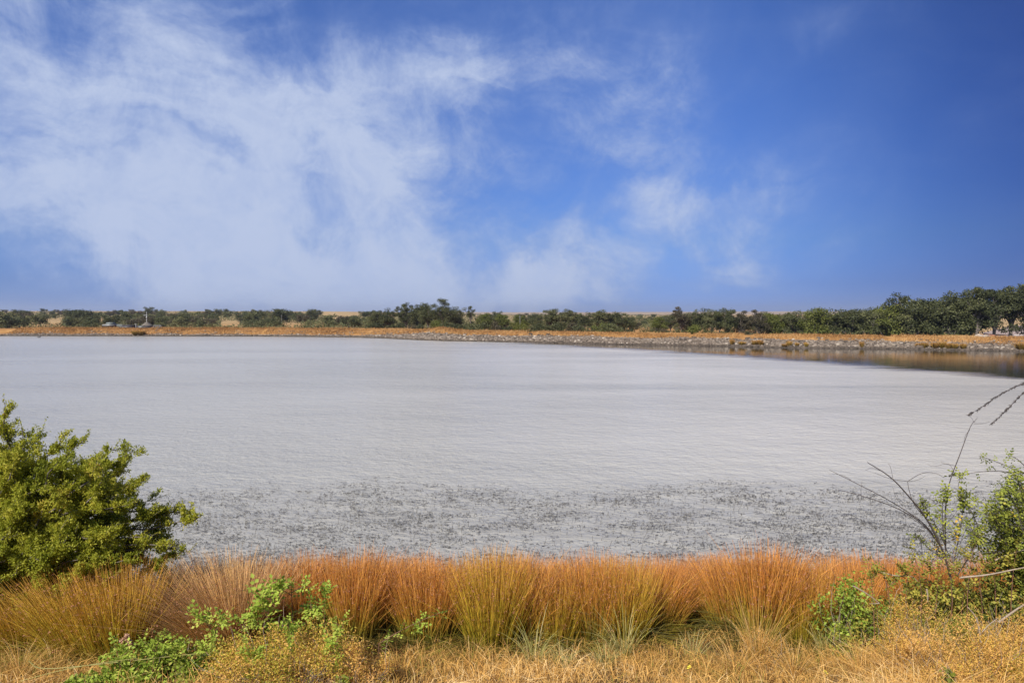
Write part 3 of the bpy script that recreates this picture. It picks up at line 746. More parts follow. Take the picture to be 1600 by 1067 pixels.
RUSH = {'rust': [rush_mesh(71, 'rush_rust', 1900, fan=.2, lean=(.06, 0)), rush_mesh(72, 'rush_rust', 2000, fan=.27, lean=(-.10, .03), ragged=.25), rush_mesh(73, 'rush_rust', 2200, rb=.27, fan=.2), rush_mesh(78, 'rush_rust', 1700, rb=.22, fan=.24, lean=(.14, 0), ragged=.28), rush_mesh(79, 'rush_rust', 2000, rb=.3, fan=.2, lean=(-.04, 0), ragged=.24)],
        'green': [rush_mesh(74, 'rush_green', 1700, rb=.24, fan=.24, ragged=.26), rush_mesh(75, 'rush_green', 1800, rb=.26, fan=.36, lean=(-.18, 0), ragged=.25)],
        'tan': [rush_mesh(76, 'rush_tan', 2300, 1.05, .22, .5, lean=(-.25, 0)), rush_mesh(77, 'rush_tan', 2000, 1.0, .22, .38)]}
def put_rush(kind, v, px, d, topy, label, group, rz=None, wide=1.0):
    x = (px - 800) / FPX * d; z = h1(x, d)
    s = (at(px, topy + 11, d)[2] - z) / 1.02
    e = empty('rush_clump', (x, d, z), (R.uniform(-.5, .5) if rz is None else rz), (s * wide, s * wide, s))
    for nm, me in zip(('stems', 'seed_heads'), RUSH[kind][v]):
        o = bpy.data.objects.new(nm, me); COL.objects.link(o); o.parent = e
    tag(e, label, 'rush', group)
G = 'rush clumps in the front row'
front = [('green', 1, 128, 6.7, 885, 'olive-green rush clump in front of the big leafy bush'), ('green', 0, 178, 6.9, 890, 'yellow-green upright rush clump beside the bush, left of the tan fan'),
         ('green', 1, 20, 6.9, 905, 'greenish rush clump under the left end of the big bush'), ('tan', 0, 345, 7.05, 873, 'pinkish tan rush clump fanning out left, beside the bush'),
         ('tan', 1, 392, 7.35, 868, 'tan rush clump pressed against the right side of the tan fan'), ('rust', 1, 470, 7.6, 868, 'rust-brown rush clump behind the bright green sprigs'),
         ('rust', 0, 555, 7.3, 858, 'tall rust-tipped rush clump just right of the green sprigs'), ('rust', 1, 600, 7.5, 866, 'greyish rust rush clump leaning over the dry mound'),
         ('rust', 2, 668, 7.25, 862, 'rust-tipped rush clump behind the arching leafy sprig'), ('rust', 0, 715, 7.5, 872, 'lower rust rush clump just right of the arching sprig'),
         ('green', 0, 770, 7.25, 868, 'yellow-based rush clump in the middle of the row'), ('rust', 2, 815, 7.4, 864, 'orange-topped rush clump left of the pale arching grass'),
         ('green', 0, 872, 7.25, 872, 'golden-green rush clump behind the pale arching grass'), ('rust', 1, 930, 7.35, 866, 'orange rush clump right of the pale arching grass'),
         ('green', 0, 975, 7.25, 882, 'yellow rush clump beside the dark gap'), ('rust', 0, 1035, 7.85, 878, 'dark rust rush clump set back in the shaded gap'),
         ('rust', 1, 1085, 7.9, 876, 'dark olive rush clump right of the shaded gap'), ('rust', 2, 1150, 7.7, 868, 'tall dark rust rush clump behind the tan airy grass'),
         ('rust', 1, 1205, 7.5, 862, 'rust-red rush clump rising over the tan airy grass'), ('green', 0, 1262, 7.1, 880, 'green-based rush clump right of the tan airy grass'),
         ('rust', 0, 1310, 7.35, 872, 'rust rush clump partly covered by the pale green creeper'), ('rust', 2, 1372, 7.6, 874, 'dark-based rush clump right of the pale green creeper'),
         ('rust', 1, 1440, 7.9, 872, 'rust rush clump left of the bare-branched shrub')]
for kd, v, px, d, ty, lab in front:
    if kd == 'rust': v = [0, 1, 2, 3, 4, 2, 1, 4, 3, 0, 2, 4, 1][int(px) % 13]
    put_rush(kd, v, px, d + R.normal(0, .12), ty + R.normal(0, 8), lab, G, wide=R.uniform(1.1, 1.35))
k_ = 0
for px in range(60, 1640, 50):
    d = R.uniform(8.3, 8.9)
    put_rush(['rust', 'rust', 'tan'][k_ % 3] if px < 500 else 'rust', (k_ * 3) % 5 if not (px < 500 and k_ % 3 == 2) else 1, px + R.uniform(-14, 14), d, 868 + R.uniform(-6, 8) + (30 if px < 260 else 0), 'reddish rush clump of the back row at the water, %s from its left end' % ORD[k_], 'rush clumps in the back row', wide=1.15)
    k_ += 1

# ------------------------------------------------------------------ foreground dry grass (uncountable)
def dry_grass():
    g = Geo()
    n = 120000
    y = R.uniform(4.3, 8.3, n); x = (R.uniform(-80, 1680, n) - 800) / FPX * y
    px = x / y * FPX + 800
    keep = R.random(n) < np.clip(0.62 + .75 * wob(x, y, .3, 2) + .3 * wob(x, y, .11, 6), .08, 1) * np.interp(y, [6.8, 7.6, 8.3], [1, .5, .25])
    x, y, px = x[keep], y[keep], px[keep]; n = len(x)
    z = height(x, y)
    rt = sstep(1280, 1420, px); lf = sstep(330, 200, px)
    L = R.uniform(.08, .26, n) * (1 + .5 * rt) * np.interp(y, [5.2, 7], [1, .9])
    a = R.uniform(0, 2 * PI, n); fl = R.uniform(.25, 1.3, n) * (1 + .4 * rt)
    o = np.stack([np.cos(a), np.sin(a)], 1) * (L * fl)[:, None]
    up = L * R.uniform(.35, 1.0, n)
    p0 = np.stack([x, y, z - .01], 1)
    mid = p0 + np.concatenate([o * .4, (up * .75)[:, None]], 1)
    tip = p0 + np.concatenate([o, (up * R.uniform(.7, 1.1, n))[:, None]], 1)
    r = np.clip(.56 + .3 * wob(x, y, .5, 1) + .15 * wob(x, y, .17, 4) + R.normal(0, .24, n) - .1 * lf, 0, 1)
    w = R.uniform(.0025, .0055, n)
    b = R.uniform(0, PI, n)
    g.ribbons(np.stack([p0, mid, tip], 1), np.stack([w, w * .9, w * .3], 1), np.stack([np.cos(b), np.sin(b), R.normal(0, .4, n)], 1), r)
    tag(g.build('dry_grass', M['grass_dry']), 'tangled straw-coloured dry grass on the near shore', 'grass', kind='stuff')
dry_grass()

# ------------------------------------------------------------------ grass tufts, airy bunches
def grass_tuft(px, py, d, n, L, label, mat='grass_pale', name='grass_tuft', cat='grass', droop=.5, spread=.5, wdt=.006, lean=(0, 0)):
    p = at(px, py, d); z = h1(p[0], d)
    g = Geo()
    a = R.uniform(0, 2 * PI, n); rr = R.uniform(0, .07, n)
    p0 = np.stack([np.cos(a) * rr, np.sin(a) * rr, np.full(n, -.02)], 1)
    l_ = L * R.uniform(.45, 1.1, n)
    sp = spread * R.uniform(.2, 1.3, n)
    t = np.linspace(0, 1, 7); P = np.zeros((n, 7, 3))
    dr = droop * R.uniform(.3, 1.3, n)
    ox = np.cos(a) * sp + lean[0]; oy = np.sin(a) * sp + lean[1]
    for j, u in enumerate(t):
        P[:, j, 0] = p0[:, 0] + ox * l_ * u ** 1.4
        P[:, j, 1] = p0[:, 1] + oy * l_ * u ** 1.4
        P[:, j, 2] = p0[:, 2] + l_ * (u - dr * u ** 2.6)
    P[:, :, 2] = np.maximum(P[:, :, 2], -.02)
    W = np.array([1, 1, .95, .85, .7, .5, .2])[None] * wdt * R.uniform(.6, 1.2, n)[:, None]
    b = R.uniform(0, PI, n)
    g.ribbons(P, W, np.stack([np.cos(b), np.sin(b), 0 * b], 1), R.random(n))
    o = g.build(name, M[mat], loc=(p[0], d, z))
    return tag(o, label, cat, 'grass tufts on the near shore')

grass_tuft(975, 1020, 6.6, 110, .78, 'pale arching grass tuft with long blades bending over the yellow rushes', droop=.55, spread=.55, lean=(-.15, 0))
grass_tuft(945, 1025, 6.3, 160, .34, 'short yellow-green grass tuft in front of the long pale tuft')
grass_tuft(835, 1030, 6.3, 90, .62, 'pale grey-green grass tuft with bent blades left of the long pale tuft', droop=.6, spread=.6)
grass_tuft(880, 1035, 6.2, 140, .34, 'low grey-green grass tuft between the two pale tufts')
grass_tuft(1082, 1015, 6.7, 70, .42, 'small green grass tuft at the foot of the shaded gap')
grass_tuft(625, 1050, 6.0, 40, .42, 'sparse straw tuft at the right foot of the dry mound', 'grass_dry', droop=.4)
grass_tuft(735, 1040, 6.2, 45, .5, 'sparse straw tuft with crossing stems below the arching sprig', 'grass_dry', droop=.35)
grass_tuft(1185, 1040, 6.3, 420, .80, 'tall airy tan bunch of fine dry grass', 'grass_dry', droop=.55, spread=.45, wdt=.0035, lean=(.05, 0))
grass_tuft(1150, 1045, 6.1, 320, .55, 'lower airy tan bunch leaning left beside the tall airy one', 'grass_dry', droop=.7, spread=.8, wdt=.003)
grass_tuft(1240, 1050, 6.0, 260, .5, 'reddish tan dry bunch right of the tall airy one', 'grass_dry', droop=.6, spread=.7, wdt=.003)
grass_tuft(1290, 985, 6.7, 80, .6, 'green arching grass tuft at the side of the green-based rushes', 'grass_pale', droop=.5, spread=.6, lean=(.1, 0))
grass_tuft(30, 1050, 6.0, 200, .6, 'brown tangled dry bunch at the lower left corner', 'grass_dry', droop=.7, spread=.8, wdt=.0035)
grass_tuft(85, 1030, 6.3, 200, .55, 'reddish straw bunch fallen beside the olive rushes', 'grass_dry', droop=.8, spread=.9, wdt=.0035)
for i, (px, py, d, L) in enumerate([(1440, 1010, 5.9, .65), (1500, 1030, 5.7, .6), (1560, 1000, 5.9, .7), (1400, 1050, 5.7, .45), (1600, 1040, 5.5, .6), (1540, 1060, 5.4, .5), (1470, 1065, 5.4, .4), (1345, 1050, 5.9, .35)]):
    grass_tuft(px, py - 12, d, 420, L * 1.15, ['tall orange straw bunch left of the dead branch', 'orange straw bunch behind the dead upright branch', 'tall orange straw bunch over the bramble at the right edge', 'low orange straw bunch left of the taller orange ones',
               'orange straw bunch in the lower right corner', 'low golden straw bunch in front of the dead upright branch', 'short golden straw bunch with green leaves beside it', 'short mixed straw and green bunch right of the tan airy bunches'][i], 'grass_dry', droop=.65, spread=.75, wdt=.004)

# ------------------------------------------------------------------ leafy sprigs, mounds and brambles
def path3(pts, d, d2=None):
    d2 = d if d2 is None else d2
    n = len(pts)
    K = np.array([at(px, py, d + (d2 - d) * i / max(1, n - 1)) for i, (px, py) in enumerate(pts)])
    if n == 2: return curve(K[0], K[1], 8, .05)
    # smooth by Chaikin twice
    for _ in range(2):
        Q = [K[0]]
        for a, b in zip(K[:-1], K[1:]):
            Q += [a * .75 + b * .25, a * .25 + b * .75]
        K = np.array(Q + [K[-1]])
    return K

def compound(g, base, dr, n, L, r0):
    """One pinnate rose leaf: n pairs of leaflets on a short stalk."""
    dr = dr / np.linalg.norm(dr)
    sd = norm(np.cross(dr, R.normal(0, .4, 3) + [0, 0, 1])); up = np.cross(sd, dr)
    P, D = [], []
    for i in range(n):
        q = base + dr * L * (i + .6) / (n + .3) * 1.0
        for s in (-1, 1):
            P.append(q); D.append(dr * .5 + sd * s)
    P.append(base + dr * L); D.append(dr)
    P = np.array(P); D = np.array(D); k = len(P)
    g.leaves(P, D, np.tile(up, (k, 1)) + R.normal(0, .25, (k, 3)), L * .42 * R.uniform(.8, 1.15, k), L * .3, np.clip(r0 + R.normal(0, .1, k), 0, 1))

def sprig(name, paths, d, nleaf, L, label, leaf='rose_leaf', stem='redstem', rad=.004, cat='plant', pairs=2, start=.25, group=None, d2=None, r0=.6):
    base = path3(paths[0], d, d2)[0]; zb = h1(base[0], base[1])
    loc = np.array([base[0], base[1], min(base[2], zb)])
    e = empty(name, loc); tag(e, label, cat, group)
    gs, gl = Geo(), Geo()
    first = True
    for pts in paths:
        K = path3(pts, d, d2) - loc
        if first and K[0][2] > 0.02:                       # bring the stem down to the soil
            K = np.concatenate([[K[0] * [1, 1, 0] + R.normal(0, .02, 3) * [1, 1, 0] - [0, 0, .03]], K])
        first = False
        gs.tube(K, np.linspace(rad, rad * .4, len(K)), 5)
        for u in np.linspace(start, 1, max(1, nleaf // len(paths))):
            b = polyl(K, u)
            t = norm(polyl(K, min(1, u + .05)) - polyl(K, max(0, u - .05)))
            compound(gl, b, t * .5 + rdir(1)[0] * .9 + [0, 0, .25], pairs, L * R.uniform(.7, 1.2), r0 + R.normal(0, .12))
    gs.build('stem', M[stem], e); gl.build('foliage', M[leaf], e)
    return e

GR = 'bright green sprigs in front of the rushes'
sprig('rose_sprig', [[(428, 1010), (418, 965), (404, 925)], [(418, 965), (425, 925), (432, 918)], [(410, 940), (398, 960)]], 5.9, 80, .11, 'thick bright green leafy sprig standing over the dry mound', group=GR)
sprig('rose_sprig', [[(458, 990), (456, 940), (455, 912)], [(456, 925), (475, 915), (487, 918)], [(456, 930), (436, 918), (428, 922)]], 6.0, 26, .07, 'dark-stemmed thin sprig with few leaves over the dry mound', group=GR, stem='darktwig')
sprig('rose_sprig', [[(490, 975), (486, 940), (474, 915)], [(486, 945), (484, 952)]], 6.1, 44, .095, 'bright green drooping sprig right of the dark-stemmed one', group=GR)
sprig('rose_sprig', [[(508, 990), (506, 950), (510, 922)]], 6.0, 30, .09, 'slim upright bright green sprig beside the rust rushes', group=GR)
sprig('rose_sprig', [[(592, 1005), (625, 985), (660, 968), (687, 957)], [(655, 972), (656, 990)]], 5.9, 44, .075, 'leafy sprig arching right across the rush bases', group=GR, start=.1)
sprig('rose_sprig', [[(348, 1015), (330, 980), (305, 958)], [(335, 985), (352, 965)], [(330, 980), (318, 965)]], 6.0, 54, .095, 'bright green sprig in front of the tan rush fan', group=GR)
sprig('rose_sprig', [[(372, 1012), (380, 980), (372, 970)], [(378, 985), (395, 975)]], 6.0, 26, .07, 'short pale green sprig between the tan fan and thick sprig', group=GR)
sprig('rose_sprig', [[(540, 1000), (535, 975), (538, 965)], [(535, 980), (522, 972)]], 6.0, 22, .06, 'small green sprig at the right shoulder of the dry mound', group=GR)

def mound(name, px, py, d, rx, ry, rz, n, L, label, leaf, cat, group=None, wood='deadwood', ncl=24, r0=.5, jit=.22, twigs=50, wl=.6):
    """Low mound of tangled stems and small leaves resting on the ground; py is its centre."""
    c = at(px, py, d); z0 = h1(c[0], c[1])
    e = empty(name, (c[0], c[1], z0)); tag(e, label, cat, group)
    gs, gl = Geo(), Geo()
    hz = max(.1, c[2] - z0) + rz
    for q in range(ncl):
        a = R.uniform(0, 2 * PI); s = math.sqrt(R.random()); el = R.random()
        cc = np.array([math.cos(a) * rx * s * .85, math.sin(a) * ry * s * .85, hz * (1 - .6 * s * s) * R.uniform(.25, .95)])
        k = n // ncl
        p = cc + rdir(k) * (R.random(k)[:, None] ** .5) * np.array([rx * .28, ry * .28, hz * .22])
        p[:, 2] = np.maximum(p[:, 2], .01)
        gl.leaves(p, rdir(k) + [0, 0, .2], rdir(k) + [0, 0, .7], L * R.uniform(.6, 1.3, k), L * wl * R.uniform(.7, 1.2, k), np.clip(r0 + R.normal(0, .12) + R.normal(0, jit, k), 0, 1))
        for _ in range(max(1, twigs // ncl)):
            st = np.array([math.cos(a) * rx * s * .5, math.sin(a) * ry * s * .5, -.03]) + R.normal(0, .04, 3) * [1, 1, 0]
            en = cc + R.normal(0, 1, 3) * [rx * .2, ry * .2, hz * .2]; en[2] = max(en[2], .05)
            K = curve(st, en, 7, .15, .05)
            gs.tube(K, np.linspace(.0035, .0012, 7), 4)
    gs.build('stems', M[wood], e); gl.build('foliage', M[leaf], e)
    return e

mound('dry_mound', 455, 1025, 5.5, .76, .5, .27, 17000, .024, 'rounded yellow-green dry mound below the bright sprigs', 'dry_leaf', 'bush', wl=.35, ncl=40, twigs=120, jit=.32, r0=.42)
mound('dry_mound', 565, 1030, 5.5, .28, .3, .2, 5000, .02, 'small orange dry mound joining the right side of the big one', 'dry_leaf', 'bush', wl=.35, ncl=20, r0=.75, twigs=60)
mound('bramble', 225, 1030, 5.7, .55, .32, .09, 2300, .045, 'low bright green bramble in front of the olive rushes', 'rose_leaf', 'bramble', ncl=26, r0=.45)
mound('bramble', 320, 1030, 5.9, .28, .25, .05, 800, .04, 'low grey-green bramble under the tan rush fan', 'rose_leaf', 'bramble', ncl=16, r0=.3)
mound('bramble', 540, 1062, 5.2, .22, .2, .05, 500, .04, 'small dark green leaf patch at the foot of the dry mound', 'shrub_leaf', 'bramble', ncl=10, r0=.45)
GB = 'brambles under the shrub'
mound('creeper', 1345, 915, 6.6, .52, .3, .10, 3000, .04, 'pale green creeper climbing over the rust rushes', 'rose_leaf', 'creeper', GB, ncl=22, r0=.35)
mound('bramble', 1350, 950, 6.4, .32, .25, .1, 1300, .036, 'green and yellow bramble just below the pale creeper', 'bramble_leaf', 'bramble', GB, ncl=22, r0=.4)
mound('bramble', 1450, 920, 6.5, .5, .35, .16, 5200, .04, 'yellow-green bramble mound at the foot of the bare branches', 'bramble_leaf', 'bramble', GB, ncl=34, r0=.45, twigs=70)
mound('bramble', 1560, 905, 6.4, .55, .4, .2, 6500, .042, 'dark green bramble mound under the leafy shrub', 'bramble_leaf', 'bramble', GB, ncl=44, r0=.42, twigs=90)
mound('bramble', 1620, 960, 6.0, .35, .3, .15, 2000, .042, 'green bramble at the right edge beside the straw', 'bramble_leaf', 'bramble', GB, ncl=24, r0=.35)
mound('bramble', 1505, 980, 6.0, .35, .25, .1, 2000, .036, 'shaded bramble behind the dead upright branch', 'bramble_leaf', 'bramble', GB, ncl=24, r0=.4, twigs=60)
mound('dry_mound', 1500, 1010, 5.5, .68, .4, .2, 11000, .022, 'orange dry mound in front of the brambles', 'dry_leaf', 'bush', ncl=34, wl=.3, r0=.75, jit=.15, twigs=120)
mound('bramble', 1495, 1045, 5.2, .13, .12, .04, 220, .05, 'small dark green leafy plant in front of the orange dry mound', 'shrub_leaf', 'bramble', GB, ncl=8, r0=.4)
mound('dry_mound', 1190, 1000, 6.3, .28, .25, .1, 3000, .018, 'tan feathery mound inside the airy grass', 'dry_leaf', 'bush', ncl=24, wl=.25, r0=.85, jit=.12, twigs=90)

mound('dry_mound', 1430, 972, 6.0, .45, .3, .24, 9000, .02, 'golden feathery mound left of the dead upright branch', 'dry_leaf', 'bush', ncl=34, wl=.28, r0=.6, jit=.2, twigs=140)
mound('dry_mound', 1585, 968, 5.8, .42, .3, .26, 9000, .02, 'tall orange feathery mound at the right edge over the straw', 'dry_leaf', 'bush', ncl=34, wl=.28, r0=.72, jit=.18, twigs=140)
mound('bramble', 120, 1060, 5.4, .25, .2, .05, 900, .04, 'small bright bramble patch near the lower left corner', 'rose_leaf', 'bramble', ncl=14, r0=.5)
mound('bramble', 285, 1012, 6.1, .25, .2, .06, 650, .042, 'upright green bramble between the olive rushes and tan fan', 'rose_leaf', 'bramble', ncl=16, r0=.5)

for i, (px, py, h_, lx, w_) in enumerate([(190, 1045, 40, -12, 'beside the dried flower head'), (238, 1035, 45, 14, 'in the middle of the low bramble'), (275, 1040, 42, -8, 'right end of the low bramble'), (325, 1040, 40, 10, 'between the bramble and the dry mound'), (395, 1050, 45, -10, 'in the left flank of the dry mound'), (520, 1040, 48, 8, 'in the right flank of the dry mound'), (455, 1010, 40, -6, 'on top of the dry mound')]):
    sprig('rose_sprig', [[(px, py + 12), (px + lx * .3, py - h_ * .4), (px + lx, py - h_)], [(px + lx * .3, py - h_ * .4), (px - lx, py - h_ * .75)]], 5.35 if px > 380 else 5.6, 40, .075, 'low bright green sprig %s' % w_, group='low green sprigs at the lower left', start=.05)
SW = ['tall', 'short', 'slim', 'drooping', 'bushy', 'pale', 'leaning', 'curved', 'upright', 'ragged', 'loose', 'spreading']
for i, (px, py, h_, lx) in enumerate([(1392, 935, 45, -14), (1415, 915, 40, 10), (1440, 905, 48, -16), (1462, 930, 60, 12), (1488, 915, 45, -10), (1512, 900, 55, 14), (1535, 925, 70, -18), (1555, 890, 55, -22), (1580, 915, 65, 10), (1365, 925, 50, -10), (1500, 960, 50, 12), (1430, 960, 45, -12)]):
    sprig('bramble_cane', [[(px, py + 25), (px + lx * .3, py - h_ * .4), (px + lx, py - h_)], [(px + lx * .3, py - h_ * .4), (px - lx * .8, py - h_ * .7)]], 6.15 + .05 * (i % 4), 34, .07,
          '%s green bramble cane, %s' % (SW[i], ['left of the curved dead branch', 'over the curved dead branch', 'below the bare branch foot', 'at the white stub', 'in front of the bare shrub', 'left end of the level dead branch', 'below the level dead branch', 'above the level dead branch', 'at the right edge under the dense shrub', 'on the short dead branch', 'behind the hooked dead branch', 'left of the hooked dead branch'][i]),
          leaf='bramble_leaf', group='bramble canes at the right', r0=.42 + .06 * (i % 3), start=.1)

# dry flower head, yellow wildflower, long dry stem
p = at(196, 1035, 5.8); e = empty('dry_flower', (p[0], p[1], h1(p[0], p[1])))
tag(e, 'brown dried flower head on a leafy stalk beside the olive rushes', 'flower')
hh = at(196, 1002, 5.8) - np.array(e.location)
gs, gl = Geo(), Geo()
gs.tube(curve([0, 0, -.03], hh, 8, .05), np.linspace(.005, .003, 8), 5); gs.build('stem', M['greenstem'], e)
for c_ in ([-.03, 0, .0], [.0, .02, .03], [.035, 0, -.01], [.02, -.02, .045], [.05, .02, -.04]):
    n = 90; p_ = hh + np.array(c_) + rdir(n) * .012
    gl.leaves(p_, rdir(n) + [0, 0, .6], rdir(n), R.uniform(.012, .03, n), .008, R.random(n))
gl.build('flower_head', M['thistle'], e)
gl = Geo()
for u in np.linspace(.3, .85, 9):
    compound(gl, hh * u, rdir(1)[0] + [0, 0, .2], 1, .06, .55)
gl.build('leaf', M['rose_leaf'], e)
for px, py, lab in ((1076, 1042, 'small yellow wildflower in the short straw below the shaded gap'), (1290, 1055, 'low yellow wildflower right of the tan airy bunches')):
    p = at(px, py, 5.7); z0 = h1(p[0], p[1]); e = empty('wildflower', (p[0], p[1], z0)); tag(e, lab, 'flower')
    H = np.array([0, 0, max(.12, p[2] - z0)])
    gs = Geo(); gs.tube(curve([0, 0, -.02], H, 6, .08), np.linspace(.003, .002, 6), 5); gs.build('stem', M['greenstem'], e)
    gp = Geo()
    for q in range(7):
        n = 6; c_ = H + R.uniform(-.012, .012, 3); an = np.arange(n) * 2 * PI / n
        gp.leaves(np.tile(c_, (n, 1)), np.stack([np.cos(an), np.sin(an), .3 + 0 * an], 1), np.tile([0, 0, 1.], (n, 1)), .012, .008, R.random(n))
    gp.build('petals', M['yellowpetal'], e)
def stick(name, pts, d, rad, label, cat='branch', mat='deadwood', forks=(), d2=None, group='dead branches in the foreground'):
    K = path3(pts, d, d2); loc = K[0].copy()
    g = Geo(); g.tube(K - loc, np.linspace(rad, rad * .35, len(K)), 6)
    for f in forks:
        Q = path3(f, d, d2); g.tube(Q - loc, np.linspace(rad * .55, rad * .2, len(Q)), 5)
    return tag(g.build(name, M[mat], loc=loc), label, cat, group)
stick('dry_cane', [(45, 1032), (60, 1046), (130, 1040), (220, 1030), (330, 1018), (350, 1020)], 5.6, .0045, 'long pale dry stem lying across the lower left corner', mat='grass_pale')
stick('dry_cane', [(30, 1064), (100, 1045), (170, 1033), (215, 1028)], 5.5, .004, 'short pale dry stem crossing the long one', mat='grass_pale')
stick('dead_branch', [(1534, 1028), (1532, 995), (1527, 965), (1512, 948)], 5.7, .011, 'pale dead upright branch hooked at its top, in the orange straw', forks=([(1532, 990), (1545, 975), (1560, 965)],))
stick('dead_branch', [(1375, 893), (1400, 900), (1425, 899), (1434, 908)], 6.3, .008, 'curved pale dead branch above the bramble')
stick('dead_branch', [(1333, 915), (1355, 927), (1374, 942)], 6.1, .008, 'short pale dead branch lying on the pale creeper', forks=([(1374, 942), (1358, 943)],))
stick('dead_branch', [(1500, 902), (1545, 898), (1590, 888), (1640, 880)], 6.1, .010, 'long pale dead branch lying level over the dark bramble')
stick('dead_branch', [(1448, 920), (1450, 932), (1449, 940)], 6.1, .009, 'short white stub of dead wood in the yellow bramble')
stick('dead_branch', [(1555, 875), (1580, 863), (1640, 850)], 6.2, .007, 'thin pale dead branch slanting up through the leafy shrub')
stick('dead_branch', [(1560, 972), (1590, 950), (1640, 920)], 5.9, .012, 'thick grey dead branch at the right edge above the straw')

# ------------------------------------------------------------------ big leafy bush at the left
def left_bush():
    root = at(-20, 925, 7.6); root[2] = h1(root[0], root[1])
    e = empty('leafy_bush', root); tag(e, 'big yellow-green leafy bush leaning out over the water', 'bush')
    gw, gl = Geo(), Geo()
    tips = [(8, 632, 7.3, .62), (-40, 600, 7.5, .6), (35, 672, 7.2, .5), (62, 678, 7.5, .5), (95, 692, 7.2, .5), (130, 688, 7.6, .5), (150, 720, 7.2, .5), (180, 700, 7.5, .45), (206, 706, 7.4, .42), (215, 752, 7.2, .5), (238, 782, 7.4, .35), (262, 803, 7.4, .28), (305, 812, 7.3, .33), (285, 800, 7.5, .3),
            (292, 862, 7.2, .3), (270, 850, 7.5, .3), (235, 838, 7.2, .45), (195, 790, 7.0, .55), (165, 770, 7.3, .6), (120, 745, 7.0, .65), (70, 740, 7.1, .7), (20, 720, 7.0, .75), (-30, 690, 7.0, .7), (-80, 640, 7.4, .7), (-120, 700, 7.2, .7),
            (40, 800, 6.8, .8), (100, 820, 6.8, .8), (160, 840, 6.8, .75), (210, 870, 6.8, .6), (250, 885, 7.0, .45), (0, 860, 6.7, .8), (70, 880, 6.7, .8), (130, 890, 6.7, .75), (180, 895, 6.8, .65), (-60, 800, 6.8, .8), (-40, 900, 6.6, .6), (120, 790, 7.6, .6), (60, 830, 7.7, .6), (-100, 860, 6.8, .7), (90, 770, 7.7, .6), (180, 850, 7.6, .6)]
    for q in range(84):
        fx = R.uniform(-90, 275); lo = np.interp(fx, [-90, 0, 60, 140, 210, 235, 275], [660, 660, 700, 712, 740, 800, 835])
        tips.append((fx, R.uniform(lo, np.interp(fx, [-90, 150, 265], [915, 905, 880])), R.uniform(6.7, 7.9), R.uniform(.5, .75)))
    for (px, py, d, dens) in tips:
        T = at(px, py, d) - root
        r0base = .40 + R.normal(0, .1) + (.12 if px < 60 and 650 < py < 850 else 0)
        st = np.array([R.normal(0, .12), R.normal(0, .12), R.uniform(0.0, .3)])
        K = curve(st, T, 10, .10, .10)
        L = np.linalg.norm(T - st)
        gw.tube(K, np.linspace(.012 + .008 * L, .003, 10), 5)
        nb = int(12 + 14 * dens)
        for q in range(nb):
            u = R.uniform(.32, 1.0)
            b = polyl(K, u)
            ax = norm(polyl(K, min(1, u + .08)) - polyl(K, u - .08))
            ln = R.uniform(.10, .30) * (1.15 - .5 * u) * (.7 + .5 * dens)
            dr = norm(ax * .9 + rdir(1)[0] * .75 + np.array([0, 0, .35]))
            tw = curve(b, b + dr * ln, 5, .12)
            gw.tube(tw, np.linspace(.004, .0012, 5), 4)
            r0 = r0base + R.normal(0, .08)
            spray(gl, tw, int(48 + 40 * dens), .030, .016, r0, .016)
            for _ in range(2):
                b2 = polyl(tw, R.uniform(.3, 1)); t2 = curve(b2, b2 + norm(dr + rdir(1)[0]) * ln * .55, 4, .1)
                spray(gl, t2, int(34 + 24 * dens), .028, .015, r0, .014)
        # terminal shoot: a thin leafy wand beyond the mass
        dr = norm(norm(T - K[-3]) + np.array([0, 0, .45]) + R.normal(0, .2, 3))
        tw = curve(T, T + dr * R.uniform(.08, .2), 6, .08); gw.tube(tw, np.linspace(.003, .001, 6), 4)
        spray(gl, tw, 22, .022, .012, r0base + .05, .006)
    gw.build('branches', M['bark'], e); gl.build('foliage', M['bush_leaf'], e)
left_bush()

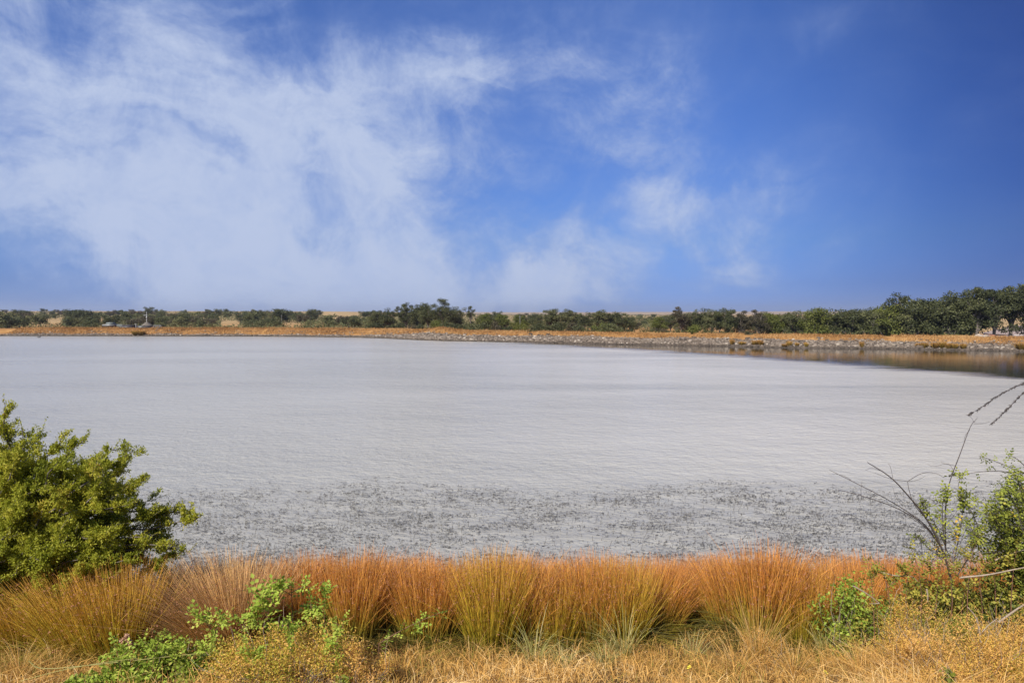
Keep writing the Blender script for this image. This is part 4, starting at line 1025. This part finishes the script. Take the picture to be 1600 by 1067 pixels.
# ------------------------------------------------------------------ shrub at the right: bare canes and leafy canes
def right_shrub():
    d = 6.6
    root = at(1492, 935, d); root[2] = h1(root[0], root[1])
    e = empty('bare_shrub', root); tag(e, 'shrub with bare dark twigs reaching left over the water and small leaf clusters', 'shrub')
    gb, gl = Geo(), Geo()
    def cane(pts, r0, r1, dd=0.0, leafy=0, L=.06, start=.3, rr=.45):
        K = path3(pts, d + dd * .3, d + dd) - root
        gb.tube(K, np.linspace(r0, r1, len(K)), 5)
        for u in np.linspace(start, 1, int(leafy * 2.2)) if leafy else ():
            u = min(1, max(0, u + R.normal(0, .03)))
            b = polyl(K, u); compound(gl, b, rdir(1)[0] + [0, 0, .3], 2, L * R.uniform(.7, 1.3), rr + R.normal(0, .15))
            tw = curve(b, b + rdir(1)[0] * R.uniform(.02, .08), 3); gb.tube(tw, [.002, .0015, .001], 4)
        return K
    cane([(1500, 1000), (1492, 935), (1478, 868), (1448, 808), (1420, 775), (1393, 745), (1355, 722)], .014, .003, -.2)
    cane([(1478, 868), (1450, 822), (1420, 800), (1380, 776), (1340, 756), (1296, 734)], .007, .002, .2)
    cane([(1468, 850), (1440, 815), (1400, 792), (1350, 775), (1310, 765)], .006, .0018, -.4)
    cane([(1450, 812), (1428, 790), (1420, 765), (1418, 752)], .0045, .002, .1)
    cane([(1418, 752), (1390, 748), (1365, 738)], .003, .001, .1); cane([(1418, 752), (1440, 738), (1462, 738), (1475, 746)], .003, .0015, .1)
    cane([(1420, 752), (1435, 750), (1445, 744)], .002, .001, .1)
    cane([(1395, 747), (1392, 730), (1388, 724)], .002, .001); cane([(1346, 780), (1345, 765), (1347, 752)], .0025, .001, .1); cane([(1330, 750), (1318, 742), (1300, 740)], .002, .001)
    cane([(1375, 735), (1362, 730), (1352, 735)], .002, .001); cane([(1410, 790), (1398, 775), (1396, 762)], .002, .001)
    cane([(1478, 868), (1476, 800), (1482, 755), (1500, 710), (1515, 668), (1522, 658)], .007, .002, .3)
    cane([(1522, 660), (1518, 652), (1508, 647)], .002, .001, .3); cane([(1522, 660), (1527, 650)], .002, .001, .3); cane([(1522, 662), (1535, 662), (1546, 659)], .002, .001, .3)
    cane([(1515, 672), (1508, 680), (1506, 690)], .0018, .001, .3); cane([(1494, 728), (1478, 725), (1470, 722)], .002, .001, .3); cane([(1490, 735), (1482, 722), (1460, 730), (1448, 725)], .002, .001, .3)
    # leafy side canes
    cane([(1478, 868), (1474, 830), (1472, 790), (1477, 765)], .005, .002, .1, 20, .075)
    cane([(1490, 880), (1500, 830), (1505, 790), (1512, 770)], .005, .002, .2, 20, .075)
    cane([(1484, 870), (1465, 825), (1450, 800), (1440, 785)], .004, .002, -.1, 16, .07)
    cane([(1495, 900), (1520, 860), (1530, 830), (1520, 800), (1500, 775)], .006, .002, .1, 22, .075)
    cane([(1485, 880), (1455, 860), (1440, 845), (1432, 838)], .003, .0015, 0, 7, .06, .5)
    cane([(1475, 880), (1465, 865), (1460, 850)], .004, .002, 0, 8, .07, .3, .95)
    cane([(1497, 760), (1500, 745), (1495, 740)], .003, .0015, .3, 6, .07, .3)
    cane([(1492, 838), (1493, 830)], .003, .002, 0, 3, .07, .3, 1.0)
    for _ in range(26):
        a = (R.uniform(1440, 1530), R.uniform(830, 890)); b = (a[0] + R.normal(-8, 25), a[1] - R.uniform(15, 50))
        cane([a, ((a[0] + b[0]) / 2 + R.normal(0, 4), (a[1] + b[1]) / 2), b], .0025, .001, R.uniform(-.2, .3))
    gb.build('branches', M['darktwig'], e); gl.build('foliage', M['shrub_leaf'], e)

    d0 = 6.3
    root2 = at(1680, 960, d0); root2[2] = h1(root2[0], root2[1])
    e = empty('leafy_shrub', root2); tag(e, 'dense green shrub at the right edge with two arching dark tassels above it', 'shrub')
    gb, gl = Geo(), Geo()
    for q in range(68):
        px = R.uniform(1545, 1720) - 45 * R.random() ** 4; py = R.uniform(705, 880)
        if px < 1600: py = max(py, 730 + (1600 - px) * 1.2)
        T = at(px, py, d0 + R.uniform(-.35, .6)) - root2
        st = np.array([R.normal(-.05, .12), R.normal(0, .1), R.uniform(0, .2)])
        K = curve(st, T, 9, .09, .08); gb.tube(K, np.linspace(.012, .002, 9), 5)
        for u in R.uniform(.25, 1, 34):
            b = polyl(K, u); t2 = curve(b, b + norm(rdir(1)[0] + [0, 0, .3]) * R.uniform(.05, .16), 4, .1); gb.tube(t2, [.003, .002, .0015, .001], 4)
            for w in (.4, .75, 1):
                compound(gl, polyl(t2, w), rdir(1)[0] + [0, 0, .25], 2, .07 * R.uniform(.7, 1.2), .5 + R.normal(0, .16))
    def arm(pts, n, L=.06):
        K = path3(pts, d0 - .1, d0 + .2) - root2
        gb.tube(K, np.linspace(.006, .0018, len(K)), 5)
        for u in np.linspace(.45, 1, n):
            compound(gl, polyl(K, u), rdir(1)[0] + [0, 0, .3], 2, L * R.uniform(.8, 1.2), .45 + R.normal(0, .12))
    arm([(1650, 760), (1600, 740), (1560, 722), (1530, 712)], 11); arm([(1650, 745), (1590, 738), (1545, 735), (1510, 740)], 6)
    arm([(1650, 850), (1590, 810), (1550, 790), (1520, 782)], 16); arm([(1650, 800), (1600, 780), (1570, 765), (1560, 752)], 14); arm([(1640, 880), (1590, 850), (1555, 838)], 14)
    arm([(1640, 780), (1600, 755), (1575, 745)], 9); arm([(1640, 770), (1590, 715), (1575, 712)], 9)
    gb.build('branches', M['darktwig'], e); gl.build('foliage', M['shrub_leaf'], e)
    # two tassel-like arching canes with short scale leaves
    gt = Geo()
    for pts in ([(1720, 640), (1665, 590), (1620, 592), (1598, 599), (1560, 617), (1540, 632), (1516, 647)], [(1720, 650), (1670, 602), (1625, 600), (1600, 612), (1585, 628), (1570, 643), (1551, 661)]):
        K = path3(pts, d0, d0 + .1) - root2
        gt.tube(np.concatenate([[K[0] + np.array([.15, 0, -1.2])], K]), np.linspace(.006, .0015, len(K) + 1), 5)
        for u in np.linspace(.35, 1, 60):
            if R.random() < .25: continue
            b = polyl(K, u); t = norm(polyl(K, min(1, u + .03)) - polyl(K, u - .03)); n = 3
            gt.leaves(np.tile(b, (n, 1)), t + rdir(n) * .55, rdir(n), R.uniform(.018, .04, n), .009, R.random(n) * .3)
    gt.build('tassels', M['darktwig'], e)
right_shrub()

# ------------------------------------------------------------------ pump house and fittings on the far dam (left)
def on_dam(px, d=134.0):
    x = (px - 800) / FPX * d
    return np.array([x, d, h1(x, d)])
PXM = 134.0 / FPX                       # metres per photo pixel there
def pz(py): return CAMZ - (py - 490) * PXM
b = on_dam(228); e = empty('pump_house', (b[0], b[1], b[2])); tag(e, 'small dark pump house with a pale conical roof on the dam', 'hut')
w = 20 * PXM; top = pz(508.5) - b[2]
g = Geo(); g.box((0, 0, top / 2 - .1), (w, 2.0, top + .2)); 
g.build('wall', M['darkpaint'], e)
g = Geo(); rw, rh = w * .40, pz(503.5) - pz(508.5)
an = np.arange(8) * 2 * PI / 8
V = [[.2 + math.cos(a) * rw, math.sin(a) * 1.15, top] for a in an] + [[.2 + math.cos(a) * .25, math.sin(a) * .25, top + rh] for a in an]
g.add(V, [[i, (i + 1) % 8, 8 + (i + 1) % 8, 8 + i] for i in range(8)]); g.add(V[8:], [[0, i, i + 1] for i in range(1, 7)]); g.add([[v[0], v[1], v[2] - .002] for v in V[:8]], [[0, i + 1, i] for i in range(1, 7)])
g.build('roof', M['roofgrey'], e)
g = Geo(); g.box((-.5, -1.02, top * .42), (.8, .05, top * .8)); g.build('door', M['greypanel'], e)
b = on_dam(201); e = empty('valve_deck', (b[0], b[1], b[2])); tag(e, 'dark valve deck with a pale rail beside the pump house', 'platform')
g = Geo(); g.box((0, 0, .25), (18 * PXM, 1.8, .5)); g.box((0, .3, pz(507.5) - b[2] - .12), (18 * PXM, 1.2, .24))
for xx in (-1, 1): g.box((xx * 8 * PXM, .3, (pz(507.5) - b[2]) / 2), (.12, .12, pz(507.5) - b[2] - .25))
g.build('deck', M['darkpaint'], e)
g = Geo(); g.box((0, -.95, pz(510.5) - b[2]), (18 * PXM, .07, .09))
for xx in (-1, 0, 1): g.box((xx * 8.5 * PXM, -.95, .5 * (pz(510.5) - b[2]) - .02), (.06, .06, pz(510.5) - b[2] - .08))
g.build('rail', M['galv'], e)
b = on_dam(229.5, 136.0); e = empty('weather_mast', (b[0], b[1], b[2])); tag(e, 'thin white mast with a crossarm behind the pump house', 'mast')
H = pz(488.5) - b[2] + .2
g = Geo(); g.tube([[0, 0, -.1], [0, 0, H * .55], [0, 0, H]], [.065, .05, .03], 8); g.build('pole', M['white'], e)
g = Geo(); g.tube([[-.65, 0, H * .78], [0, 0, H * .79], [.12, 0, H * .79]], .035, 6); g.build('crossarm', M['white'], e)
g = Geo(); g.box((0.02, -.08, H * .66), (.16, .1, .3)); g.build('instrument_box', M['white'], e)
b = on_dam(212.5, 131.5); e = empty('gauge_post', (b[0], b[1], b[2])); tag(e, 'white T-shaped post standing in front of the pump house', 'post')
H = pz(505.5) - b[2]
g = Geo(); g.box((0, 0, H / 2 - .2), (.11, .11, H + .1)); g.build('post', M['galv'], e)
g = Geo(); g.box((0, 0, H - .08), (.55, .08, .1)); g.build('cross_board', M['galv'], e)
b = on_dam(187, 134.0); e = empty('fence_panel', (b[0], b[1], b[2])); tag(e, 'grey-green slatted fence panel at the near end of the valve deck', 'fence')
g = Geo(); H = pz(506.5) - b[2]
for q in range(6): g.box(((q - 2.5) * 1.55 * PXM, 0, H / 2), (.13, .05, H))
g.build('slats', M['greypanel'], e)
g = Geo(); g.box((0, .06, H * .8), (9 * PXM, .06, .08)); g.box((0, .06, H * .3), (9 * PXM, .06, .08)); g.build('frame', M['galv'], e)
b = on_dam(172, 136.0); e = empty('utility_truck', (b[0], b[1], b[2])); tag(e, 'pale low parked vehicle on the dam beside the fence panel', 'vehicle')
g = Geo(); g.box((0, 0, .62), (2.2, 1.5, .42)); g.build('body', M['galv'], e)
g = Geo(); g.box((.15, 0, 1.02), (1.3, 1.35, .38), taper=.78); g.build('cab', M['greypanel'], e)
for xx in (-.8, .8):
    for yy in (-.7, .7):
        g = Geo(); g.tube([[xx, yy - .09, .3], [xx, yy, .3], [xx, yy + .09, .3]], .3, 12); g.build('wheel', M['darkpaint'], e)
b = on_dam(244, 131.5); e = empty('handrail', (b[0], b[1], b[2])); tag(e, 'pale metal handrail leading down the dam beside the pump house', 'railing')
g = Geo(); x0, x1 = -7 * PXM, 5.5 * PXM; zt = pz(508.3) - b[2]
g.tube([[x0, .6, zt], [0, .6, zt], [x1, .6, zt]], .055, 6); g.tube([[x1, .6, zt], [x1 + .1, -.6, zt * .35], [x1 + .3, -2.2, -.35]], .055, 6)
g.build('rail', M['galv'], e)
for q in range(5):
    g = Geo(); xx = x0 + (x1 - x0) * q / 4; g.box((xx, .6, zt / 2 - .05), (.07, .07, zt)); g.build('post', M['galv'], e)

# ------------------------------------------------------------------ house behind the trees at the right, rubble, poles
hx = at(1640, 520, 140)[0]; hz = -2.4
e = empty('brick_house', (hx, 140, hz)); tag(e, 'low red brick house with a pale tiled roof behind the right-hand trees', 'house')
Wd, Dp = 21.0, 9.0; eave = 2.35; ridge = 4.15
g = Geo(); g.box((0, 0, eave / 2), (Wd, Dp, eave)); g.build('wall', M['brick'], e)
g = Geo(); ox, oy = Wd / 2 + .5, Dp / 2 + .5
V = [[-ox, -oy, eave + .02], [ox, -oy, eave + .02], [ox, oy, eave + .02], [-ox, oy, eave + .02], [-ox + 3.5, 0, ridge], [ox - 3.5, 0, ridge]]
g.add(V, [[0, 1, 5, 4], [2, 3, 4, 5]]); g.add(V, [[1, 2, 5], [3, 0, 4]]); g.add(np.array(V[:4]), [[3, 2, 1, 0]])
ro = g.build('roof', M['rooftile'], e)
g = Geo(); g.box((0, -oy - .03, eave - .06), (2 * ox, .06, .16)); g.build('gutter', M['white'], e)
g = Geo(); g.box((4.0, .8, ridge - .1), (.8, .7, 1.2)); g.build('chimney', M['brick'], ro)
for xx, ww in ((-8.6, 1.6), (-5.2, 2.0), (-1.0, 1.8), (3.4, 2.0), (7.8, 1.6)):
    g = Geo(); g.box((xx, -Dp / 2 - .02, 1.45), (ww, .06, 1.25)); wi = g.build('window', M['white'], e)
    g = Geo(); g.box((xx, -Dp / 2 - .065, 1.45), (ww - .16, .05, 1.08)); g.build('pane', M['glass'], wi)
g = Geo(); g.box((-6.9, -Dp / 2 - .02, 1.0), (.95, .06, 2.0)); g.build('door', M['darkpaint'], e)

def boulder(px, py, d, s, label, flat=.7):
    p = at(px, py, d); x, y = p[0], d; z = h1(x, y)
    g = Geo(); v = RV * (1 + R.normal(0, .14, (12, 1))) * np.array([s, s * .8, s * flat])
    # one subdivision for a less blocky stone
    vv = list(v); ff = []; cache = {}
    def mid(a, b):
        k_ = (min(a, b), max(a, b))
        if k_ not in cache:
            cache[k_] = len(vv); vv.append((vv[a] + vv[b]) / 2 * (1 + R.normal(.06, .05)))
        return cache[k_]
    for a, b, c_ in RF:
        ab, bc, ca = mid(a, b), mid(b, c_), mid(c_, a)
        ff += [[a, ab, ca], [ab, b, bc], [ca, bc, c_], [ab, bc, ca]]
    g.add(vv, ff, 0, R.uniform(.7, 1.0))
    tag(g.build('boulder', M['rock'], loc=(x, y, max(z, 0) + s * flat * .4)), label, 'boulder', 'pale boulders on the bank')
boulder(1528, 530, 84, .45, 'pale boulder in the rubble on the bank crest left of the house')
boulder(1534, 530, 83, .35, 'smaller pale boulder lying in front of the crest rubble')
boulder(1539, 531, 82.5, .42, 'pale boulder at the house end of the crest rubble')
boulder(1546, 529, 83.5, .3, 'small pale boulder between the rubble and the house')
boulder(647, 524, 112.0, .3, 'dark-sided boulder on the bank below the golden hump')
boulder(429, 526, 125.0, .22, 'small pale boulder at the waterline of the far dam, nearer the pump house')
boulder(499, 526, 124.0, .22, 'small pale boulder at the waterline of the far dam, nearer the grove')
x, y = at(1545, 528, 84.5)[0], 84.5; z = h1(x, y)
g = Geo(); g.tube(curve([-.9, 0, .16], [.9, .25, .18], 7, .03), [.13, .17, .16, .17, .15, .16, .12], 9)
tag(g.build('log', M['brick'], loc=(x, y, z)), 'reddish log lying on the bank crest beside the rubble', 'log')
for px, ty, d, lab in ((812.5, 493, 138, 'slim white pole standing among the bright green oaks'), (440, 492, 200, 'short pale pole on the far slope right of the pump house')):
    p = at(px, ty, d); z0 = h1(p[0], d); e = empty('utility_pole', (p[0], d, z0)); tag(e, lab, 'pole', 'pale poles in the distance')
    H = p[2] - z0
    g = Geo(); g.tube([[0, 0, -.2], [0, 0, H * .5], [0, 0, H]], [.08, .07, .05], 8); g.build('pole', M['galv'], e)
    g = Geo(); g.box((0, 0, H - .25), (.5, .06, .06)); g.build('crossarm', M['galv'], e)
# a dark water bird far out on the left
p = at(61, 527.2, 120); e = empty('duck', (p[0], p[1], 0)); tag(e, 'tiny dark duck floating near the far dam at the left', 'duck')
g = Geo()
prof = [(-.30, .02, .10), (-.22, .08, .07), (-.05, .13, .05), (.12, .11, .06), (.20, .06, .12), (.23, .045, .22), (.26, .05, .27), (.31, .03, .27), (.38, .012, .25)]
g.tube([[a, 0, z] for a, r_, z in prof], [r_ for a, r_, z in prof], 10)
g.build('body', M['darkpaint'], e, smooth=True)

# ------------------------------------------------------------------ sky, sun, camera
SUN = np.array([-0.48, -0.74, 0.80]); SUN = SUN / np.linalg.norm(SUN)
sun_el = math.asin(SUN[2]); sun_rot = math.atan2(SUN[0], SUN[1])
W = bpy.data.worlds.new('World'); S.world = W; W.use_nodes = True
nt = W.node_tree
for n in list(nt.nodes): nt.nodes.remove(n)
k = NT(nt)
out = k.n('ShaderNodeOutputWorld'); bg = k.n('ShaderNodeBackground'); k.inp(bg, 'Strength', 0.09)
sky = k.n('ShaderNodeTexSky', sky_type='NISHITA'); sky.sun_disc = False
sky.sun_elevation = sun_el; sky.sun_rotation = sun_rot % (2 * PI); sky.air_density = 1.0; sky.dust_density = 0.4; sky.ozone_density = 3.0
tc = k.n('ShaderNodeTexCoord').outputs['Generated']
sp = k.n('ShaderNodeSeparateXYZ'); k.inp(sp, 0, tc)
az = k.math('ARCTAN2', sp.outputs[0], sp.outputs[1]); el = k.math('ARCSINE', sp.outputs[2])
nz1 = k.n('ShaderNodeTexNoise'); k.inp(nz1, 'Vector', tc); k.inp(nz1, 'Scale', 3.2); k.inp(nz1, 'Detail', 8); k.inp(nz1, 'Roughness', 0.6)
cmb = k.n('ShaderNodeCombineXYZ'); k.inp(cmb, 0, az); k.inp(cmb, 1, el); k.inp(cmb, 2, 0.0)
dv = k.n('ShaderNodeVectorMath', operation='SUBTRACT'); nt.links.new(nz1.outputs['Color'], dv.inputs[0]); dv.inputs[1].default_value = (.5, .5, .5)
ds = k.n('ShaderNodeVectorMath', operation='MULTIPLY'); nt.links.new(dv.outputs[0], ds.inputs[0]); ds.inputs[1].default_value = (.30, .22, 0)
wp = k.n('ShaderNodeVectorMath', operation='ADD'); nt.links.new(cmb.outputs[0], wp.inputs[0]); nt.links.new(ds.outputs[0], wp.inputs[1])
def ang(px, py):
    a = math.atan((px - 800) / FPX); return a, math.atan((490 - py) / FPX * math.cos(a))
def blob(px, py, rx, ry, rot, w, soft=1.0):
    a, e_ = ang(px, py)
    mp = k.n('ShaderNodeMapping', vector_type='TEXTURE'); nt.links.new(wp.outputs[0], mp.inputs[0])
    mp.inputs['Location'].default_value = (a, e_, 0); mp.inputs['Rotation'].default_value = (0, 0, math.radians(rot)); mp.inputs['Scale'].default_value = (rx / FPX, ry / FPX, 1)
    ln = k.n('ShaderNodeVectorMath', operation='LENGTH'); nt.links.new(mp.outputs[0], ln.inputs[0])
    return k.math('MULTIPLY', k.rng(ln.outputs['Value'], 1.25, 0.25), w)
BL = [(200, 120, 360, 250, 0, .62), (470, 300, 300, 190, 0, .66), (120, 290, 320, 140, -20, .5), (690, 115, 125, 65, 0, .75), (570, 190, 150, 120, 0, .5), (560, 450, 470, 95, 0, 1.0), (870, 415, 140, 100, 0, .5), (330, 60, 130, 110, 0, .3),
      (30, 430, 170, 60, -25, -.35), (130, 380, 280, 120, -20, .32), (460, 70, 60, 90, 0, -.3), (1010, 240, 270, 85, -38, .36), (1160, 340, 240, 95, 10, .36), (1130, 408, 95, 26, 12, .30), (1340, 375, 40, 26, 30, .22), (860, 90, 300, 180, 0, .22), (760, 340, 340, 180, 0, .3), (1000, 330, 260, 200, 0, .06), (1250, 70, 120, 40, 40, .10), (1270, 310, 80, 50, 0, .16)]
acc = None
for q in BL:
    v = blob(*q); acc = v if acc is None else k.math('ADD', acc, v)
# streaky texture: noise stretched along a slanting direction of the sky
mp = k.n('ShaderNodeMapping'); nt.links.new(wp.outputs[0], mp.inputs[0]); mp.inputs['Rotation'].default_value = (0, 0, .55); mp.inputs['Scale'].default_value = (3.5, 11.0, 1)
st = k.noise(mp.outputs[0], 1.0, 9, 0.62, 0.6)
puff = k.noise(tc, 8.0, 10, 0.66, 0.5)
fine = k.math('ADD', k.math('MULTIPLY', k.math('SUBTRACT', st, .5), .75), k.math('MULTIPLY', k.math('SUBTRACT', puff, .5), .85))
dens = k.math('ADD', acc, k.math('MULTIPLY', fine, k.rng(acc, 0, .6, .6, 2.0)))
cl = k.rng(dens, -0.2, 1.45, 0.0, 0.96)
edgep = k.rng(k.noise(tc, 16.0, 8, 0.7, 0.6), .3, .7, -.10, .10)
cl = k.math('MAXIMUM', k.math('ADD', cl, k.math('MULTIPLY', edgep, k.rng(cl, .05, .4))), 0.0)
behind = k.math('MULTIPLY', k.rng(sp.outputs[1], .25, -.25), k.rng(k.noise(tc, 2.5, 8, .6), .42, .62, 0, .8))
cl = k.math('MAXIMUM', cl, behind)
cl = k.math('MULTIPLY', cl, k.rng(el, -0.02, 0.01))
tint = k.ramp(k.rng(el, 0.0, 0.5, 0, 1, False), [(0, (.13, .20, .47)), (.08, (.12, .175, .36)), (.2, (.15, .21, .33)), (.6, (.18, .25, .38)), (1, (.2, .27, .4))])
blue = k.mix(1.0, sky.outputs[0], tint, 'MULTIPLY')
azc = k.n('ShaderNodeCombineXYZ')
for q, (lo, hi) in enumerate(((.41, 1.66), (.57, 1.82), (1.0, 2.2))): k.inp(azc, q, k.rng(az, .74, .2, lo, hi))
blue = k.mix(1.0, blue, azc.outputs[0], 'MULTIPLY')
cc = k.mix(k.rng(k.math('ADD', dens, k.math('MULTIPLY', fine, 1.6)), .1, 1.6), (1.95, 2.75, 4.85), (3.5, 4.1, 5.6))
fin = k.mix(cl, blue, cc)
k.inp(bg, 'Color', fin); nt.links.new(bg.outputs[0], out.inputs[0])

m, hnt, hout = newmat('haze_air'); k = NT(hnt)
pv = k.n('ShaderNodeVolumePrincipled'); k.inp(pv, 'Color', (0.72, 0.80, 0.95, 1)); k.inp(pv, 'Density', 0.00016); k.inp(pv, 'Anisotropy', 0.2)
hnt.links.new(pv.outputs[0], hout.inputs['Volume'])
g = Geo(); g.box((0, 3520, 34), (12100, 7300, 78)); tag(g.build('haze', m), 'thin pale haze over the lake and hills', 'haze', kind='stuff')

L = bpy.data.lights.new('sun', 'SUN'); L.energy = 4.4; L.angle = math.radians(2.5); L.color = (1.0, .95, .87)
o = bpy.data.objects.new('sun', L); COL.objects.link(o)
o.rotation_euler = Vector(SUN).to_track_quat('Z', 'Y').to_euler(); o.location = (-20, -20, 40)
cd = bpy.data.cameras.new('camera'); cd.sensor_width = 36; cd.lens = 36 * FPX / 1600; cd.clip_start = .05; cd.clip_end = 20000
cam = bpy.data.objects.new('camera', cd); COL.objects.link(cam); cam.location = (0, 0, CAMZ); cam.rotation_euler = (PI / 2 - PITCH, 0, 0)
S.camera = cam
S.view_settings.view_transform = 'Standard'; S.view_settings.look = 'None'; S.view_settings.exposure = 0.65; S.view_settings.gamma = 1
S.render.engine = 'CYCLES'
S.cycles.max_bounces = 8; S.cycles.diffuse_bounces = 3; S.cycles.glossy_bounces = 3; S.cycles.transmission_bounces = 4
S.cycles.sample_clamp_indirect = 4
